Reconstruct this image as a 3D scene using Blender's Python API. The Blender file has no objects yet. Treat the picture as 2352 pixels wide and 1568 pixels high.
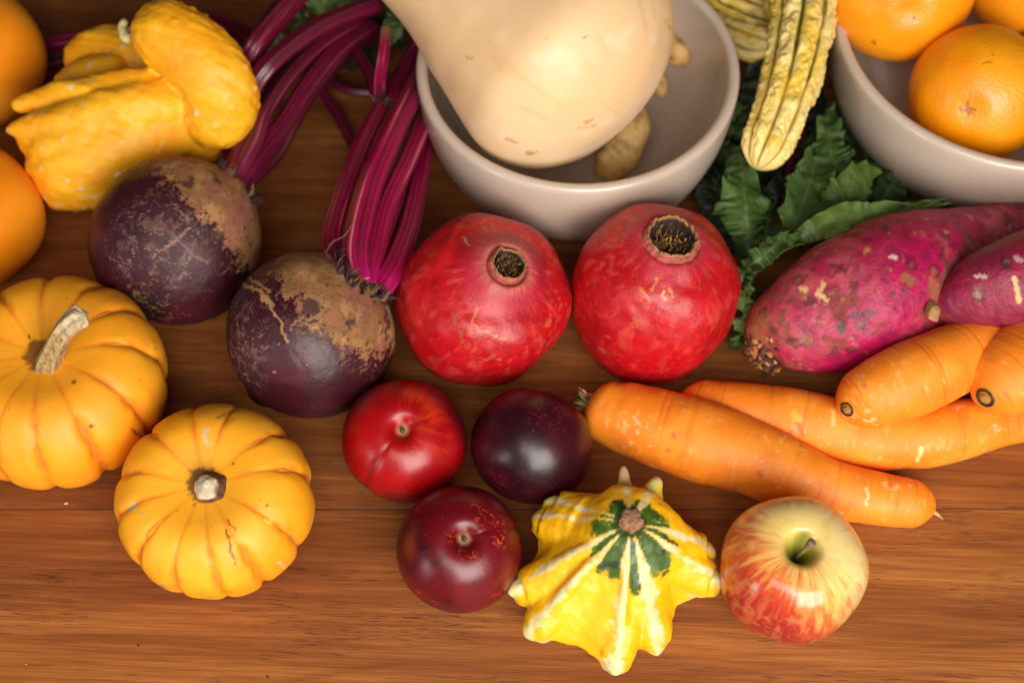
import bpy, math, random
import numpy as np
from math import pi, sin, cos, radians as R_

random.seed(7)
sc = bpy.context.scene
col = sc.collection

# ------------------------------------------------------------------ camera
ELEV = R_(58); DIST = 0.74; LENS = 50.0
F = LENS / 36 * 2352; CX, CY = 1176.0, 784.0
CAM = np.array([0, -DIST * cos(ELEV), DIST * sin(ELEV)])
FWD = np.array([0, cos(ELEV), -sin(ELEV)]); UP = np.array([0, sin(ELEV), cos(ELEV)]); RT = np.array([1., 0, 0])
cd = bpy.data.cameras.new('camera'); cam = bpy.data.objects.new('camera', cd); col.objects.link(cam)
cam.location = CAM; cam.rotation_euler = (pi / 2 - ELEV, 0, 0)
cd.lens = LENS; cd.sensor_width = 36; cd.clip_end = 50; cd.clip_start = 0.02
cd.dof.use_dof = True; cd.dof.focus_distance = 0.648; cd.dof.aperture_fstop = 5.4
sc.camera = cam
# ------------------------------------------------------------------ light
w = bpy.data.worlds.new('World'); sc.world = w; w.use_nodes = True
bg = w.node_tree.nodes['Background']; bg.inputs[0].default_value = (1.0, 0.93, 0.86, 1); bg.inputs[1].default_value = 0.032

def area(name, loc, target, sx, sy, power, color):
    ld = bpy.data.lights.new(name, 'AREA'); ld.shape = 'RECTANGLE'; ld.size = sx; ld.size_y = sy
    ld.energy = power; ld.color = color
    o = bpy.data.objects.new(name, ld); col.objects.link(o); o.location = loc
    from mathutils import Vector
    o.rotation_euler = (Vector(target) - Vector(loc)).to_track_quat('-Z', 'Y').to_euler()
    return o
area('window_light', (0.34, -1.02, 0.66), (0, -.07, 0), 0.80, 0.74, 20.5, (1.0, 0.955, 0.90))
area('ceiling_light', (-0.15, -0.90, 1.15), (0, -.08, 0), 0.7, 0.5, 6.2, (1.0, 0.94, 0.87))
area('side_window_light', (-1.1, -0.9, 0.38), (0, 0, 0), 0.3, 0.5, 3.0, (0.97, 0.97, 1.0))
sc.view_settings.view_transform = 'Standard'; sc.view_settings.look = 'None'
sc.view_settings.exposure = 0; sc.view_settings.gamma = 1; sc.view_settings.use_curve_mapping = False
sc.render.engine = 'CYCLES'

# ------------------------------------------------------------------ maths helpers
def nrm(v): v = np.asarray(v, float); return v / np.linalg.norm(v)
def at(px, py, z=0.0):
    d = FWD + (px - CX) / F * RT - (py - CY) / F * UP
    return CAM + d * ((z - CAM[2]) / d[2])
def depth(P): return float(np.dot(np.asarray(P) - CAM, FWD))
def proj(P):
    d = P - CAM; k = d @ FWD
    return CX + F * (d @ RT) / k, CY - F * (d @ UP) / k
def m_per_px(P): return depth(P) / F
def ball(px, py, rpx, k=1.0, z0=0.0):          # centre and radius of a round thing lying on height z0
    r = 0.04
    for _ in range(12):
        c = at(px, py, z0 + k * r); r = rpx * m_per_px(c)
    return c, r
def vdir(P, dx, dup, tow):                      # direction given as right / up / towards the lens at P
    t = nrm(CAM - P); r = nrm(np.cross(UP, t)); u = np.cross(t, r)
    return nrm(dx * r + dup * u + tow * t)
def srgb(r, g, b):
    c = np.array([r, g, b]) / 255.0
    return np.where(c <= 0.04045, c / 12.92, ((c + 0.055) / 1.055) ** 2.4)
def sm(a, b, x): t = np.clip((x - a) / (b - a), 0, 1); return t * t * (3 - 2 * t)
def _h(x, y, z, s):
    h = (x.astype(np.int64) * 374761393 + y.astype(np.int64) * 668265263 + z.astype(np.int64) * 2147483647 + s * 974711) & 0xffffffff
    h = ((h ^ (h >> 13)) * 1274126177) & 0xffffffff
    return ((h ^ (h >> 16)) & 0xffffff) / float(0xffffff)
def vn(P, s=0):
    i = np.floor(P).astype(np.int64); f = P - i; u = f * f * (3 - 2 * f)
    x, y, z = i[..., 0], i[..., 1], i[..., 2]; a, b, c = u[..., 0], u[..., 1], u[..., 2]
    def L(dx, dy, dz): return _h(x + dx, y + dy, z + dz, s)
    x00 = L(0,0,0)*(1-a)+L(1,0,0)*a; x10 = L(0,1,0)*(1-a)+L(1,1,0)*a
    x01 = L(0,0,1)*(1-a)+L(1,0,1)*a; x11 = L(0,1,1)*(1-a)+L(1,1,1)*a
    return ((x00*(1-b)+x10*b)*(1-c) + (x01*(1-b)+x11*b)*c) * 2 - 1
def fbm(P, sc_, o=4, s=0):
    P = np.asarray(P) * sc_ + 17.3; a = 1.0; t = 0; n = 0
    for k in range(o): t = t + a * vn(P * 2 ** k + 3.1 * k, s + k); n += a; a *= .55
    return t / n * 1.6
def mixc(c, new, m): return c * (1 - m[..., None]) + np.asarray(new) * m[..., None]
def cells(P, sc_, s=0):                         # nearest random point distance and its hash
    Q = P * sc_; i = np.floor(Q).astype(np.int64); best = np.full(Q.shape[:-1], 9.0); hid = np.zeros(Q.shape[:-1])
    for dx in (-1, 0, 1):
        for dy in (-1, 0, 1):
            for dz in (-1, 0, 1):
                c = i + np.array([dx, dy, dz]); x, y, z = c[..., 0], c[..., 1], c[..., 2]
                o = np.stack([_h(x, y, z, s), _h(x, y, z, s + 1), _h(x, y, z, s + 2)], -1)
                d = np.linalg.norm(c + o - Q, axis=-1); m = d < best
                best = np.where(m, d, best); hid = np.where(m, _h(x, y, z, s + 3), hid)
    return best, hid
def marks(pos, c, lst, centre):                 # scars and stains along short lines on a skin
    X, Y = proj(pos); front = ((pos - centre) @ (CAM - centre)) > 0
    X = X + 4 * fbm(pos, 700, 3, 5) + 4 * fbm(pos, 220, 2, 15); Y = Y + 4 * fbm(pos, 700, 3, 9) + 4 * fbm(pos, 220, 2, 19)
    for pts, wd, cc in lst:
        pts = np.array(pts, float); best = np.full(X.shape, 1e9)
        if len(pts) == 1: pts = np.vstack([pts, pts + .1])
        for p, q in zip(pts[:-1], pts[1:]):
            d = q - p; t = np.clip(((X - p[0]) * d[0] + (Y - p[1]) * d[1]) / (d @ d), 0, 1)
            best = np.minimum(best, np.hypot(X - p[0] - t * d[0], Y - p[1] - t * d[1]))
        m = (1 - sm(wd * .35, wd * 1.25, best)) * front
        c = mixc(c, srgb(*cc), m * .9)
    return c

# ------------------------------------------------------------------ object helpers
def tag(o, label=None, cat=None, group=None, kind=None):
    if label: o['label'] = label
    if cat: o['category'] = cat
    if group: o['group'] = group
    if kind: o['kind'] = kind
    return o
def thing(name, label, cat, loc, group=None):
    o = bpy.data.objects.new(name, None); col.objects.link(o); o.location = loc
    o.empty_display_size = .01
    return tag(o, label, cat, group)
def base(c): return (float(c[0]), float(c[1]), 0.0)
def mesh(name, V, faces, mat, parent=None, C=None, loc=None, smooth=True):
    V = np.asarray(V, float).reshape(-1, 3)
    off = np.array(parent.location) if parent else np.array(loc if loc is not None else (0, 0, 0))
    me = bpy.data.meshes.new(name); me.from_pydata((V - off).tolist(), [], faces)
    if C is not None:
        C = np.asarray(C, float).reshape(len(V), -1)
        if C.shape[1] == 3: C = np.hstack([C, np.zeros((len(V), 1))])
        a = me.color_attributes.new('Col', 'FLOAT_COLOR', 'POINT'); a.data.foreach_set('color', C.ravel())
    if smooth: me.polygons.foreach_set('use_smooth', [True] * len(me.polygons))
    me.update(); me.materials.append(mat)
    o = bpy.data.objects.new(name, me); col.objects.link(o)
    if parent: o.parent = parent
    elif loc is not None: o.location = loc
    return o
def gridf(nv, nu, o=0, flip=False):             # faces of a grid closed round u
    i, j = np.meshgrid(np.arange(nv - 1), np.arange(nu), indexing='ij'); k = (j + 1) % nu
    q = np.stack([i * nu + j, i * nu + k, (i + 1) * nu + k, (i + 1) * nu + j], -1).reshape(-1, 4) + o
    return (q[:, ::-1] if flip else q).tolist()
def closed(name, P, C, mat, parent=None, loc=None):   # closed skin from rings, pole to pole
    nv, nu = P.shape[:2]
    V = np.vstack([P.reshape(-1, 3), P[0].mean(0), P[-1].mean(0)]); n = nv * nu
    f = gridf(nv, nu, flip=True)
    f += [[n, j, (j + 1) % nu][::-1] for j in range(nu)]
    f += [[n + 1, (nv - 1) * nu + (j + 1) % nu, (nv - 1) * nu + j][::-1] for j in range(nu)]
    f = [g[::-1] for g in f[:]] if False else f
    if C is not None:
        if C.shape[-1] == 3: C = np.concatenate([C, np.zeros(C.shape[:-1] + (1,))], -1)
        C = np.vstack([C.reshape(n, 4), C[0].mean(0), C[-1].mean(0)])
    o = mesh(name, V, f, mat, parent, C, loc)
    fixn(o); return o
import bmesh
def fixn(o):
    bm = bmesh.new(); bm.from_mesh(o.data); bmesh.ops.recalc_face_normals(bm, faces=bm.faces); bm.to_mesh(o.data); bm.free()
def basis(axis):
    ax = nrm(axis); a = np.array([1., 0, 0]); a = nrm(a - ax * (a @ ax)); return a, np.cross(ax, a), ax
def body(name, c, axis, fn, cfn, mat, parent=None, nu=300, nv=170, loc=None):
    a, b, ax = basis(axis)
    th = np.linspace(0, 2 * pi, nu, endpoint=False)[None, :] + np.zeros((nv, 1))
    ph = (np.linspace(0.012, pi - 0.012, nv))[:, None] + np.zeros((1, nu))
    x, y, z = fn(th, ph)
    P = c + x[..., None] * a + y[..., None] * b + z[..., None] * ax
    C = cfn(P, th, ph)
    return closed(name, P, C, mat, parent, loc)
def spline(pts, n):
    pts = np.asarray(pts, float); P = np.vstack([2 * pts[0] - pts[1], pts, 2 * pts[-1] - pts[-2]])
    m = len(pts) - 1; t = np.asarray(n) * m if np.ndim(n) else np.linspace(0, m, n)
    i = np.clip(np.floor(t).astype(int), 0, m - 1); u = (t - i)[:, None]
    p0, p1, p2, p3 = P[i], P[i + 1], P[i + 2], P[i + 3]
    return .5 * (2 * p1 + (p2 - p0) * u + (2 * p0 - 5 * p1 + 4 * p2 - p3) * u ** 2 + (3 * p1 - p0 - 3 * p2 + p3) * u ** 3)
def tube_pts(pts, rad, ns, nu, cap=(0, 0), rfn=None, flat=1.0, shift=None):
    s = np.linspace(0, 1, ns)
    if cap[0] or cap[1]: s = np.where(True, s * .45 + .55 * (.5 - .5 * np.cos(pi * s)), s)
    Cn = spline(pts, s); rr = spline(np.array(rad)[:, None], s)[:, 0]
    seg = np.linalg.norm(np.diff(Cn, axis=0), axis=1); L = np.concatenate([[0], np.cumsum(seg)])
    if cap[0]: u = np.clip(L / cap[0], 0.0004, 1); rr = rr * np.sqrt(1 - (1 - u) ** 2)
    if cap[1]: u = np.clip((L[-1] - L) / cap[1], 0.0004, 1); rr = rr * np.sqrt(1 - (1 - u) ** 2)
    T = np.gradient(Cn, axis=0); T /= np.linalg.norm(T, axis=1)[:, None]
    N = np.zeros_like(T); up = np.array([0, 0, 1.]); n = up - T[0] * (up @ T[0])
    if np.linalg.norm(n) < .1: n = np.array([0, -1., 0]) - T[0] * (-T[0][1])
    n = nrm(n)
    for i in range(ns): n = nrm(n - T[i] * (n @ T[i])); N[i] = n
    B = np.cross(T, N); th = np.linspace(0, 2 * pi, nu, endpoint=False)[None, :] + np.zeros((ns, 1))
    S = s[:, None] + np.zeros((1, nu)); r = rr[:, None] + np.zeros((1, nu))
    if rfn is not None: r = r * rfn(S, th, L[:, None] + 0 * S)
    P = Cn[:, None] + (r * np.cos(th) * flat)[..., None] * N[:, None] + (r * np.sin(th))[..., None] * B[:, None]
    return P, S, th, L[:, None] + 0 * S
def tube(name, pts, rad, mat, parent=None, cfn=None, ns=60, nu=24, cap=(0, 0), rfn=None, flat=1.0, loc=None):
    P, S, th, L = tube_pts(pts, rad, ns, nu, cap, rfn, flat)
    C = cfn(P, S, th, L) if cfn else None
    return closed(name, P, C, mat, parent, loc)
def pth(lst): return [at(*p) for p in lst]
def soft_disp(P, amp, scale, s=0, o=3):         # push a closed grid in and out a little
    c = P.reshape(-1, 3).mean(0); d = P - c; d = d / np.linalg.norm(d, axis=-1)[..., None]
    return P + d * (fbm(P, scale, o, s) * amp)[..., None]

def fuse(parts, voxel, smooth=6, fac=.5):          # melt closed lumps into one skin; returns its points, faces and normals
    V = []; Fc = []
    for P in parts:
        nv, nu = P.shape[:2]; o = len(V); n = nv * nu
        V += P.reshape(-1, 3).tolist() + [P[0].mean(0).tolist(), P[-1].mean(0).tolist()]
        Fc += gridf(nv, nu, o, True) + [[o + n, o + (j + 1) % nu, o + j] for j in range(nu)] + [[o + n + 1, o + (nv - 1) * nu + j, o + (nv - 1) * nu + (j + 1) % nu] for j in range(nu)]
    me = bpy.data.meshes.new('melt'); me.from_pydata(V, [], Fc); me.update(); ob = bpy.data.objects.new('melt', me); col.objects.link(ob); fixn(ob)
    m = ob.modifiers.new('r', 'REMESH'); m.mode = 'VOXEL'; m.voxel_size = voxel
    m = ob.modifiers.new('s', 'SMOOTH'); m.factor = fac; m.iterations = smooth
    dg = bpy.context.evaluated_depsgraph_get(); dg.update(); ev = ob.evaluated_get(dg); m2 = ev.to_mesh()
    n = len(m2.vertices); P = np.zeros(n * 3); m2.vertices.foreach_get('co', P); N = np.zeros(n * 3); m2.vertices.foreach_get('normal', N)
    F2 = [tuple(p.vertices) for p in m2.polygons]; ev.to_mesh_clear(); bpy.data.objects.remove(ob); bpy.data.meshes.remove(me)
    return P.reshape(-1, 3), F2, N.reshape(-1, 3)

# ------------------------------------------------------------------ materials
def mat(name, rough=.4, rough2=None, bumps=(), specks=(), sss=0, ssr=(1, .4, .2), ssc=.004, coat=0, var=0, varscale=60, spec=.5, col_=None, sheen=0):
    m = bpy.data.materials.new(name); m.use_nodes = True; nt = m.node_tree; N = nt.nodes; Lk = nt.links
    p = N['Principled BSDF']; tc = N.new('ShaderNodeTexCoord')
    if col_ is None:
        at_ = N.new('ShaderNodeAttribute'); at_.attribute_name = 'Col'; c = at_.outputs['Color']; al = at_.outputs['Alpha']
    else:
        rgb = N.new('ShaderNodeRGB'); rgb.outputs[0].default_value = (*col_, 1); c = rgb.outputs[0]; al = None
    if var:
        n = N.new('ShaderNodeTexNoise'); n.inputs['Scale'].default_value = varscale; n.inputs['Detail'].default_value = 6
        Lk.new(tc.outputs['Object'], n.inputs['Vector'])
        mr = N.new('ShaderNodeMapRange'); mr.inputs[1].default_value = .3; mr.inputs[2].default_value = .7
        mr.inputs[3].default_value = 1 - var; mr.inputs[4].default_value = 1 + var; Lk.new(n.outputs['Fac'], mr.inputs[0])
        mx = N.new('ShaderNodeVectorMath'); mx.operation = 'SCALE'; Lk.new(c, mx.inputs[0]); Lk.new(mr.outputs[0], mx.inputs['Scale']); c = mx.outputs[0]
    for (scale, rad, cc, keep) in specks:
        v = N.new('ShaderNodeTexVoronoi'); v.inputs['Scale'].default_value = scale; Lk.new(tc.outputs['Object'], v.inputs['Vector'])
        a = N.new('ShaderNodeMapRange'); a.inputs[1].default_value = rad; a.inputs[2].default_value = rad * .5; Lk.new(v.outputs['Distance'], a.inputs[0])
        sx = N.new('ShaderNodeSeparateColor'); Lk.new(v.outputs['Color'], sx.inputs[0])
        g = N.new('ShaderNodeMath'); g.operation = 'LESS_THAN'; g.inputs[1].default_value = keep; Lk.new(sx.outputs[0], g.inputs[0])
        mu = N.new('ShaderNodeMath'); mu.operation = 'MULTIPLY'; Lk.new(a.outputs[0], mu.inputs[0]); Lk.new(g.outputs[0], mu.inputs[1])
        mu2 = N.new('ShaderNodeMath'); mu2.operation = 'MULTIPLY'; mu2.inputs[1].default_value = .8; Lk.new(mu.outputs[0], mu2.inputs[0])
        mx = N.new('ShaderNodeMix'); mx.data_type = 'RGBA'; Lk.new(mu2.outputs[0], mx.inputs[0]); Lk.new(c, mx.inputs[6]); mx.inputs[7].default_value = (*srgb(*cc), 1)
        c = mx.outputs[2]
    Lk.new(c, p.inputs['Base Color'])
    if rough2 is not None and al is not None:
        mr = N.new('ShaderNodeMapRange'); mr.inputs[3].default_value = rough; mr.inputs[4].default_value = rough2
        Lk.new(al, mr.inputs[0]); Lk.new(mr.outputs[0], p.inputs['Roughness'])
    else:
        n = N.new('ShaderNodeTexNoise'); n.inputs['Scale'].default_value = 90; n.inputs['Detail'].default_value = 5; Lk.new(tc.outputs['Object'], n.inputs['Vector'])
        mr = N.new('ShaderNodeMapRange'); mr.inputs[1].default_value = .3; mr.inputs[2].default_value = .7
        mr.inputs[3].default_value = rough * .8; mr.inputs[4].default_value = min(1, rough * 1.25); Lk.new(n.outputs['Fac'], mr.inputs[0]); Lk.new(mr.outputs[0], p.inputs['Roughness'])
    prev = None
    for (scale, strength, dist) in bumps:
        n = N.new('ShaderNodeTexNoise'); n.inputs['Scale'].default_value = scale; n.inputs['Detail'].default_value = 3; Lk.new(tc.outputs['Object'], n.inputs['Vector'])
        b = N.new('ShaderNodeBump'); b.inputs['Strength'].default_value = strength; b.inputs['Distance'].default_value = dist
        Lk.new(n.outputs['Fac'], b.inputs['Height'])
        if prev: Lk.new(prev.outputs[0], b.inputs['Normal'])
        prev = b
    if prev: Lk.new(prev.outputs[0], p.inputs['Normal'])
    p.inputs['Specular IOR Level'].default_value = spec
    if sss:
        p.inputs['Subsurface Weight'].default_value = sss; p.inputs['Subsurface Radius'].default_value = ssr; p.inputs['Subsurface Scale'].default_value = ssc
    if coat: p.inputs['Coat Weight'].default_value = coat; p.inputs['Coat Roughness'].default_value = .12
    if sheen: p.inputs['Sheen Weight'].default_value = sheen
    return m

M = {}
M['pumpkin'] = mat('pumpkin_skin', .52, .7, bumps=((120, .12, .002), (900, .10, .0004)), specks=((240, .10, (120, 70, 20), .22), (480, .13, (200, 120, 20), .25)), sss=.12, var=.05, varscale=40)
M['gourd'] = mat('gourd_skin', .42, .75, bumps=((160, .25, .002), (700, .15, .0006)), specks=((300, .12, (225, 170, 60), .25),), sss=.1, var=.05, varscale=50)
M['smooth_squash'] = mat('smooth_squash_skin', .42, bumps=((200, .08, .001),), sss=.12, var=.04)
M['stem'] = mat('dry_stem', .8, bumps=((350, .6, .002), (1200, .4, .0006)), var=.22, varscale=260)
M['beet'] = mat('beet_skin', .40, .85, bumps=((220, .25, .0015), (1500, .35, .0004)), specks=((700, .13, (150, 100, 80), .10),), var=.18, varscale=160)
M['stalk'] = mat('beet_stalk', .34, bumps=((300, .15, .001),), var=.12, varscale=120, sss=.08, ssr=(1, .1, .3))
M['dark_fibre'] = mat('dry_fibre', .85, bumps=((600, .5, .001),), var=.3, varscale=300)
M['pomegranate'] = mat('pomegranate_skin', .40, .8, bumps=((130, .22, .002), (1300, .45, .0004)), specks=((650, .12, (235, 130, 110), .13),), coat=.04, var=.14, varscale=220)
M['plum'] = mat('plum_skin', .34, .5, bumps=((90, .12, .002), (900, .06, .0003)), specks=((560, .10, (215, 130, 105), .30),), coat=.05, var=.16, varscale=80)
M['apple'] = mat('apple_skin', .22, .6, bumps=((120, .06, .001),), specks=((420, .09, (235, 205, 140), .2),), sss=.08, coat=.2, var=.05, varscale=90)
M['carrot'] = mat('carrot_skin', .52, .8, bumps=((200, .16, .0015), (1300, .25, .0004)), specks=((420, .14, (255, 190, 110), .16), (900, .15, (250, 190, 120), .12)), sss=.12, var=.08, varscale=90)
M['sweet_potato'] = mat('sweet_potato_skin', .50, .9, bumps=((260, .35, .002), (1100, .35, .0006)), specks=((520, .16, (120, 60, 55), .12),), var=.12, varscale=200)
M['butternut'] = mat('butternut_skin', .50, bumps=((60, .06, .002), (500, .08, .0005)), specks=((160, .05, (190, 140, 70), .18),), sss=.15, ssr=(1, .6, .3), var=.03, varscale=30)
M['ginger'] = mat('ginger_skin', .6, bumps=((300, .4, .001), (900, .3, .0006)), var=.12, varscale=200)
M['mandarin'] = mat('mandarin_peel', .36, bumps=((620, .55, .0007), (90, .12, .002)), specks=((420, .12, (205, 110, 5), .3),), sss=.1, coat=.1, var=.05, varscale=70)
M['ceramic'] = mat('glazed_ceramic', .26, specks=((300, .07, (120, 96, 80), .10),), bumps=((40, .02, .001),), coat=.35, col_=srgb(200, 180, 162), var=.02)
M['leaf'] = mat('beet_leaf', .62, bumps=((260, .4, .0015), (900, .2, .0006)), var=.22, varscale=90)

def wood():
    m = bpy.data.materials.new('oiled_wood'); m.use_nodes = True; nt = m.node_tree; N = nt.nodes; Lk = nt.links; p = N['Principled BSDF']
    tc = N.new('ShaderNodeTexCoord'); mp0 = N.new('ShaderNodeMapping'); mp0.inputs['Rotation'].default_value = (0, 0, R_(2)); Lk.new(tc.outputs['Object'], mp0.inputs[0])
    sep = N.new('ShaderNodeSeparateXYZ'); Lk.new(tc.outputs['Object'], sep.inputs[0])
    def math_(op, a, b=None):
        n = N.new('ShaderNodeMath'); n.operation = op
        for k, v in enumerate((a, b)):
            if v is None: continue
            if isinstance(v, (int, float)): n.inputs[k].default_value = v
            else: Lk.new(v, n.inputs[k])
        return n.outputs[0]
    seam = float(at(1176, 1170, 0)[1]); PW = .135
    pl = math_('DIVIDE', math_('SUBTRACT', sep.outputs[1], seam), PW)
    pid = math_('FLOOR', pl); fr = math_('SUBTRACT', pl, pid)
    # every plank shifts its own grain
    comb = N.new('ShaderNodeCombineXYZ'); Lk.new(math_('MULTIPLY', pid, 3.7), comb.inputs[0]); Lk.new(math_('MULTIPLY', pid, 1.3), comb.inputs[2])
    add = N.new('ShaderNodeVectorMath'); add.operation = 'ADD'; Lk.new(mp0.outputs[0], add.inputs[0]); Lk.new(comb.outputs[0], add.inputs[1])
    def noise(sx, sy, det=5, dist=0, loc=0):
        mp = N.new('ShaderNodeMapping'); mp.inputs['Scale'].default_value = (sx, sy, 1); mp.inputs['Location'].default_value = (loc, loc * 1.7, 0); Lk.new(add.outputs[0], mp.inputs[0])
        n = N.new('ShaderNodeTexNoise'); n.inputs['Scale'].default_value = 1; n.inputs['Detail'].default_value = det; n.inputs['Distortion'].default_value = dist
        Lk.new(mp.outputs[0], n.inputs['Vector']); return n.outputs['Fac']
    def rng(x, a, b, c=0, d=1):
        n = N.new('ShaderNodeMapRange'); n.inputs[1].default_value = a; n.inputs[2].default_value = b; n.inputs[3].default_value = c; n.inputs[4].default_value = d; Lk.new(x, n.inputs[0]); return n.outputs[0]
    broad = noise(2.6, 22, 6, .5); fine = noise(16, 420, 7, .1, 3); mid = noise(7, 110, 6, .4, 7)
    fib = noise(38, 1300, 4, 0, 21)
    fig = noise(1.7, 13, 2, .25, 11)
    ring = math_('ABSOLUTE', math_('SINE', math_('MULTIPLY', fig, 34)))      # cathedral figure
    ringl = math_('MULTIPLY', rng(ring, 0, .30, 1, 0), rng(mid, .42, .58))
    pore = rng(noise(95, 1900, 1, 0, 5), .59, .64); dens = rng(noise(12, 60, 3, 0, 13), .42, .62)
    pore = math_('MULTIPLY', pore, dens)
    t = math_('ADD', math_('MULTIPLY', broad, .50), math_('MULTIPLY', mid, .24)); t = math_('ADD', t, math_('MULTIPLY', fine, .26)); t = math_('ADD', t, math_('MULTIPLY', fib, .26)); t = math_('SUBTRACT', t, .085)
    r = N.new('ShaderNodeValToRGB'); e = r.color_ramp.elements
    e[0].position = .34; e[0].color = (*srgb(108, 58, 27), 1); e[1].position = .76; e[1].color = (*srgb(204, 140, 74), 1)
    x = e.new(.52); x.color = (*srgb(146, 84, 40), 1); x = e.new(.62); x.color = (*srgb(174, 108, 52), 1)
    Lk.new(t, r.inputs[0])
    def mix(c, fac, cc, k=1.0):
        mx = N.new('ShaderNodeMix'); mx.data_type = 'RGBA'; mx.blend_type = 'MULTIPLY'; Lk.new(math_('MULTIPLY', fac, k), mx.inputs[0]); Lk.new(c, mx.inputs[6]); mx.inputs[7].default_value = (*cc, 1); return mx.outputs[2]
    c = mix(r.outputs[0], ringl, (.42, .30, .27), .42)
    c = mix(c, pore, (.16, .10, .08), .60)
    # redder towards the left end of the boards, a few boards more golden
    c = mix(c, rng(math_('ADD', sep.outputs[0], math_('MULTIPLY', broad, .25)), .06, -.24), (.88, .70, .64), .65)
    wn = N.new('ShaderNodeTexWhiteNoise'); wn.noise_dimensions = '1D'; Lk.new(pid, wn.inputs['W'])
    c = mix(c, wn.outputs[0], (.85, .85, .85), .5)
    line = rng(math_('ABSOLUTE', math_('SUBTRACT', fr, .003)), .0, .006, 1, 0)
    c = mix(c, line, (.22, .16, .13), .8)
    Lk.new(c, p.inputs['Base Color'])
    Lk.new(rng(fine, .3, .7, .36, .52), p.inputs['Roughness']); p.inputs['Specular IOR Level'].default_value = .4
    h = math_('SUBTRACT', math_('SUBTRACT', math_('MULTIPLY', fine, .3), pore), math_('MULTIPLY', line, 2.0))
    b = N.new('ShaderNodeBump'); b.inputs['Strength'].default_value = .35; b.inputs['Distance'].default_value = .0006; Lk.new(h, b.inputs['Height']); Lk.new(b.outputs[0], p.inputs['Normal'])
    return m
M['wood'] = wood()

# ------------------------------------------------------------------ the table
def slab():
    bm = bmesh.new(); bmesh.ops.create_cube(bm, size=1)
    for v in bm.verts: v.co = (v.co.x * 2.4, v.co.y * 1.9 + .25, v.co.z * .035 - .0175)
    bmesh.ops.bevel(bm, geom=list(bm.edges), offset=.004, segments=2, affect='EDGES')
    me = bpy.data.meshes.new('table_top'); bm.to_mesh(me); bm.free(); me.materials.append(M['wood'])
    o = bpy.data.objects.new('table_top', me); col.objects.link(o); o['kind'] = 'structure'; return o
slab()

# ------------------------------------------------------------------ bowls
def bowl(label, rim_px, rim_py, R, H, group='shallow pale ceramic bowls'):
    c = at(rim_px, rim_py, H); o_ = (c[0], c[1], 0)
    Rb = R * .50
    outer = [(0, .004), (Rb * .90, .004), (Rb * .93, .0004), (Rb, 0.0004), (Rb * 1.05, .003)]
    for k in range(1, 26):
        u = k / 25; outer.append((Rb * 1.05 + (R - Rb * 1.05) * math.sin(u * pi / 2) ** .74, .003 + (H - .003) * (1 - math.cos(u * pi / 2)) ** .92))
    th = .0062; rim = [(R - th / 2 + th / 2 * cos(a), H + th / 2 * sin(a)) for a in np.linspace(0, pi, 9)]
    inner = []
    for k in range(25, -1, -1):
        u = k / 25; inner.append(((R - th) * math.sin(u * pi / 2) ** .62 * (1 if k else 0), .009 + (H - .009) * (1 - math.cos(u * pi / 2)) ** 1.0))
    prof = outer + rim[1:] + inner[1:]
    nu = 128; P = np.array([[(c[0] + r * cos(a), c[1] + r * sin(a), z) for a in np.linspace(0, 2 * pi, nu, endpoint=False)] for r, z in prof[1:-1]])
    P = np.asarray(P)
    o = closed('bowl', P, None, M['ceramic'], None, o_)
    return tag(o, label, 'bowl', group), c
BH = .075
b1, bc1 = bowl('pale bowl holding the butternut squash and the ginger', 1327, 153, .0842, BH)
b2, bc2 = bowl('pale bowl holding the mandarins, cut off by the right edge', 2335, 72, .0965, BH)

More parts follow.
